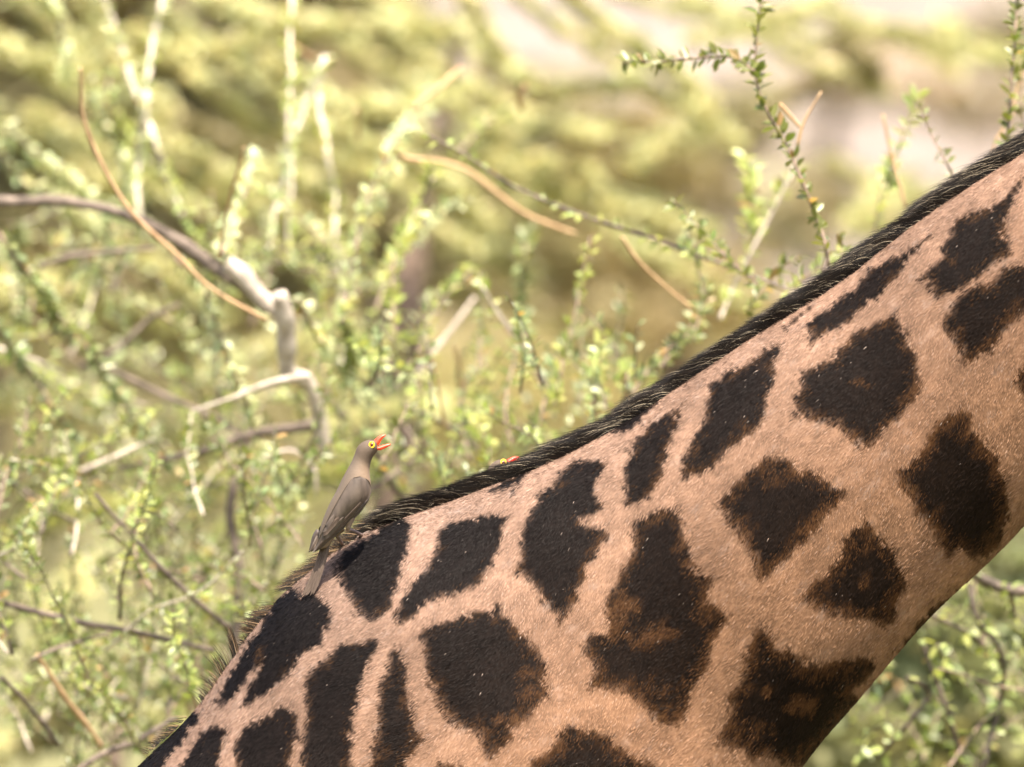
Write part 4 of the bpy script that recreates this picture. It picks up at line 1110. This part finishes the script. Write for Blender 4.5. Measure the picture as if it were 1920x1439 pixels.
# acacia with long drooping sprays, left
D = 7.0
tree('acacia_tree', 'acacia with drooping yellow green sprays, behind the large left shrub', at(-330, 0, D).x, D + .5,
     [(at(-330, 0, D).x, D + .5, 0), (at(-340, 0, D).x, D + .5, 1.2), (at(-280, 900, D).x, D + .5, at(0, 900, D).z), (at(-260, 300, D).x, D + .4, at(0, 300, D).z), (at(-180, -300, D).x, D + .4, at(0, -300, D).z)],
     [sp([(-60, 60), (60, 110), (160, 130), (260, 100), (420, 90), (560, 60)], D, 55, 1500), sp([(250, 60), (330, 115), (420, 180), (500, 240), (620, 300), (720, 330)], D, 38, 1500), sp([(380, 0), (480, 30), (640, 50), (860, 55)], D, 45, 1500),
      sp([(480, 110), (560, 150), (640, 200), (760, 200), (880, 165)], D, 40, 1300), sp([(-40, 200), (60, 260), (150, 330), (240, 360)], D, 60, 1300), sp([(160, -40), (200, 100), (330, 300), (480, 400), (560, 420)], D, 45, 1300),
      sp([(-40, 560), (80, 540), (200, 560), (320, 600)], D, 60, 1200), sp([(-30, 760), (100, 740), (260, 800), (420, 830)], D, 60, 1200), sp([(400, 700), (560, 640), (700, 640)], D, 50, 1000), sp([(560, 220), (700, 280), (820, 330), (900, 420)], D, 45, 1100), sp([(440, 330), (560, 330), (640, 420), (660, 520)], D, 50, 1100)] +
     [sp([(x, y), (x + 90, y + 40 + j), (x + 190, y + 100 + j), (x + 300, y + 150 + 2 * j)], D + dd, 34, 520, cc) for x, y, j, dd, cc in ((-120, 20, 10, 1, YEL), (60, 200, 20, .5, YEL), (200, 150, 0, 2, OLV), (120, 380, 30, 1, YEL), (300, 20, 30, 1.5, YEL), (420, 420, 10, 1, OLV), (500, 150, 40, 1, YEL), (620, 60, 20, 2, YEL), (-100, 420, 10, 2, OLV), (690, 180, 30, 1, YEL), (20, -20, 40, .5, YEL), (330, 260, 30, -.4, YEL), (-420, 100, 30, .5, YEL), (-520, 300, 10, 1, YEL), (-640, 0, 20, 1, OLV), (-380, -60, 20, 0, YEL), (-420, 500, 20, .5, OLV), (-600, 620, 10, .5, YEL), (-330, 760, 20, .5, OLV))])
D = 7.6
tree('acacia_tree', 'acacia with arching yellow branch sprays and a dark leaning trunk, behind the middle sprigs', at(735, 0, D).x, D,
     [(at(700, 0, D).x, D, 0), (at(690, 0, D).x, D, 1.2), (at(735, 700, D).x, D, at(0, 700, D).z), (at(765, 520, D).x, D, at(0, 520, D).z), (at(800, 380, D).x, D, at(0, 380, D).z), (at(900, -100, D).x, D, at(0, -100, D).z)],
     [sp([(850, -40), (890, 30), (930, 90), (985, 150), (1060, 165), (1180, 160), (1290, 200), (1380, 265)], D, 34, 1500), sp([(1050, -30), (1110, 30), (1180, 80), (1260, 130), (1330, 190)], D, 34, 1200),
      sp([(840, 260), (940, 310), (1050, 355), (1140, 385), (1250, 415), (1330, 430)], D, 40, 1300), sp([(900, 230), (960, 280), (1010, 330), (1030, 380)], D, 40, 700), sp([(780, 420), (860, 460), (930, 470), (980, 520)], D, 50, 900),
      sp([(1120, 250), (1000, 240), (900, 300)], D, 40, 700)] +
     [sp([(x, y), (x + 90, y + 30 + j), (x + 180, y + 80 + j), (x + 280, y + 120 + 2 * j)], D + dd, wd_, 430, cc) for x, y, j, dd, wd_, cc in ((640, -30, 10, 1, 36, YEL), (720, 60, 30, .5, 32, YEL), (780, 150, -20, 1, 34, YEL), (900, 120, 20, .4, 34, OLV), (960, -20, 40, .6, 30, YEL), (830, 330, 20, 1, 36, OLV), (1000, 300, -10, 0, 30, YEL), (680, 290, 20, 1, 36, YEL), (1130, 420, 20, 1, 36, PALE), (880, 520, 10, 1.4, 40, OLV))], trunk_r=(0.11, 0.09, 0.055, 0.035, 0.012, 0.008))
D = 9.0
tree('acacia_tree', 'acacia with level pale yellow sprays, high behind the upper right twigs', at(2150, 0, D).x, D,
     [(at(2150, 0, D).x, D, 0), (at(2160, 0, D).x, D, 1.4), (at(2120, 500, D).x, D, at(0, 500, D).z), (at(2080, 130, D).x, D, at(0, 130, D).z), (at(1980, -300, D).x, D, at(0, -300, D).z)],
     [sp([(1150, -20), (1300, 25), (1420, 35), (1520, 20), (1620, 50), (1700, 60), (1790, 75)], D, 30, 1500), sp([(1300, 70), (1400, 60), (1500, 30)], D, 30, 600), sp([(1250, 130), (1330, 200), (1450, 190), (1540, 150)], D, 30, 700, OLV),
      sp([(1560, 60), (1620, 110), (1640, 150)], D, 40, 500, OLV), sp([(1600, 420), (1640, 380), (1690, 330)], D, 45, 600, PALE), sp([(1180, 300), (1270, 260), (1340, 230)], D, 50, 700)] +
     [sp([(x, y), (x + 80, y + 30 + j), (x + 170, y + 60 + j), (x + 250, y + 80 + 2 * j)], D + dd, 30, 330, cc) for x, y, j, dd, cc in ((1280, -20, 10, 1, YEL), (1420, 60, 20, .5, PALE), (1540, -10, 30, 1, YEL), (1650, 70, -20, .5, PALE), (1760, 40, 10, 1, PALE), (1560, 300, 10, 1, PALE))], trunk_r=(0.08, 0.06, 0.035, 0.02))
# dense trees further off, crown shade put into the olive
D = 26.0
def bl(px, py, D, rx, rz, cnt, colr=OLV):
    return (tuple(at(px, py, D)), (rx * PX(D), rx * PX(D) * 0.8, rz * PX(D)), cnt, colr)
tree('bushy_tree', 'dense olive tree filling the gaps behind the left acacia', at(-120, 0, D).x, D, [(at(-120, 0, D).x, D, 0), (at(-110, 0, D).x, D, 1.5), (at(0, 300, D).x, D, at(0, 300, D).z)],
     blobs=[bl(80, 160, D, 260, 230, 2600), bl(380, 260, D, 260, 200, 2600), bl(640, 120, D, 220, 180, 2200), bl(60, 480, D, 240, 160, 1800), bl(330, 520, D, 260, 150, 1800), bl(600, 400, D, 220, 180, 2000), bl(300, -60, D, 500, 150, 2500), bl(820, 420, D, 150, 180, 900), bl(-300, 250, D, 260, 300, 2200), bl(-620, 300, D, 260, 300, 2000), bl(-400, 620, D, 260, 160, 1200)], leaf=0.03, trunk_r=(.2, .14, .08))
D = 34.0
tree('bushy_tree', 'olive brown tree faintly seen between the arching acacia sprays', at(1300, 0, D).x, D, [(at(1300, 0, D).x, D, 0), (at(1290, 0, D).x, D, 1.5), (at(1240, 200, D).x, D, at(0, 200, D).z)],
     blobs=[bl(1000, 200, D, 150, 90, 350, (0.3, 0.25, 0.12)), bl(1200, 330, D, 190, 130, 700, (0.30, 0.25, 0.11)), bl(1050, 450, D, 200, 150, 1000, (0.33, 0.27, 0.13)), bl(1250, 560, D, 230, 120, 900, (0.36, 0.29, 0.15)), bl(1390, 230, D, 110, 90, 200)], leaf=0.035, trunk_r=(.2, .14, .08))
D = 42.0
tree('bushy_tree', 'thin brownish tree with the pale slope showing through, behind the upper right twigs', at(1470, 0, D).x, D, [(at(1470, 0, D).x, D, 0), (at(1480, 0, D).x, D, 1.5), (at(1550, 300, D).x, D, at(0, 300, D).z), (at(1600, 60, D).x, D, at(0, 60, D).z)],
     blobs=[bl(1600, 130, D, 120, 90, 160, (0.46, 0.37, 0.29)), bl(1820, 180, D, 150, 80, 220, (0.46, 0.37, 0.29)), bl(1500, 400, D, 150, 110, 260, (0.38, 0.33, 0.2)), bl(1720, 420, D, 120, 90, 130, PALE), bl(1880, 60, D, 110, 60, 110, (0.3, 0.25, 0.15))], leaf=0.045, trunk_r=(.1, .06, .02))
def bl(px, py, D, rx, rz, cnt, colr=OLV):
    return (tuple(at(px, py, D)), (rx * PX(D), rx * PX(D) * 0.8, rz * PX(D)), cnt, colr)
D = 6.5
tree('bushy_tree', 'low loose yellow green bush seen through the lower left twigs', at(150, 0, D).x, D, [(at(150, 0, D).x, D, 0), (at(160, 0, D).x, D, .8), (at(220, 1300, D).x, D, at(0, 1300, D).z)],
     sprays=[sp([(-60, 1500), (60, 1300), (120, 1150), (160, 1050)], D, 60, 700, YEL), sp([(300, 1500), (330, 1300), (420, 1180), (520, 1120)], D, 60, 700, (0.26, 0.26, 0.09)), sp([(-40, 1050), (120, 960), (300, 940), (420, 900)], D, 55, 700, (0.30, 0.30, 0.1)),
             sp([(200, 1250), (80, 1380), (-40, 1400)], D, 70, 700, (0.18, 0.16, 0.07)), sp([(420, 1000), (560, 920), (700, 860)], D, 50, 500, (0.26, 0.26, 0.09)), sp([(600, 800), (760, 760), (900, 780)], D, 45, 500, YEL)], leaf=0.016, trunk_r=(.05, .035, .015))
tree('bushy_tree', 'dense olive bush seen under the throat in the lower right', at(1990, 0, D).x, D, [(at(1990, 0, D).x, D, 0), (at(1980, 0, D).x, D, .8), (at(1900, 1300, D).x, D, at(0, 1300, D).z)],
     sprays=[sp([(1980, 1450), (1880, 1300), (1780, 1250)], D, 70, 800, (0.22, 0.22, 0.10)), sp([(1980, 1150), (1900, 1120), (1800, 1180)], D, 60, 600, (0.24, 0.24, 0.11)), sp([(1980, 1500), (1800, 1420), (1650, 1430)], D, 50, 400, YEL)],
     blobs=[bl(1760, 1180, D, 190, 130, 900, (0.24, 0.25, 0.13)), bl(1650, 1380, D, 190, 120, 800, (0.26, 0.26, 0.125)), bl(1880, 1360, D, 170, 150, 900, (0.27, 0.27, 0.13)), bl(1960, 1120, D, 130, 150, 700, (0.23, 0.24, 0.125)), bl(1560, 1560, D, 200, 120, 500, (0.26, 0.24, 0.09)), bl(2150, 1250, D, 190, 250, 1000, (0.17, 0.17, 0.085))], leaf=0.016, trunk_r=(.05, .035, .015))
# tree line
for i, x in enumerate((-17, -11.5, -6, -1, 4, 9.5, 15)):
    yb = 150 + 14 * math.sin(i * 2.1); h = (6.5, 7.0, 6.2, 5.4, 4.6, 4.4, 5.0)[i]
    root_lab = ['round olive tree far off at the left end of the tree line', 'tall olive tree second from the left in the far tree line', 'broad olive tree third from the left in the far tree line', 'tree in the middle of the far tree line',
                'low tree right of the middle of the far tree line', 'low pale tree second from the right in the far tree line', 'pale tree at the right end of the far tree line'][i]
    cl = [OLV, OLV, OLV, (0.33, 0.28, 0.12), (0.36, 0.30, 0.15), (0.38, 0.32, 0.18), (0.38, 0.32, 0.18)][i]
    t = tree('bushy_tree', root_lab, x, yb, [(x, yb, 0), (x + .1, yb, h * .3), (x, yb, h * .7)], blobs=[((x + dx * 3.2, yb + dx, h * (.30 + .18 * abs(math.sin(i + dx * 3)))), (2.9, 2.4, h * .42), 800, cl) for dx in (-.6, 0, .6)], leaf=0.12, trunk_r=(.12, .1, .06))
    t['group'] = 'far tree line'
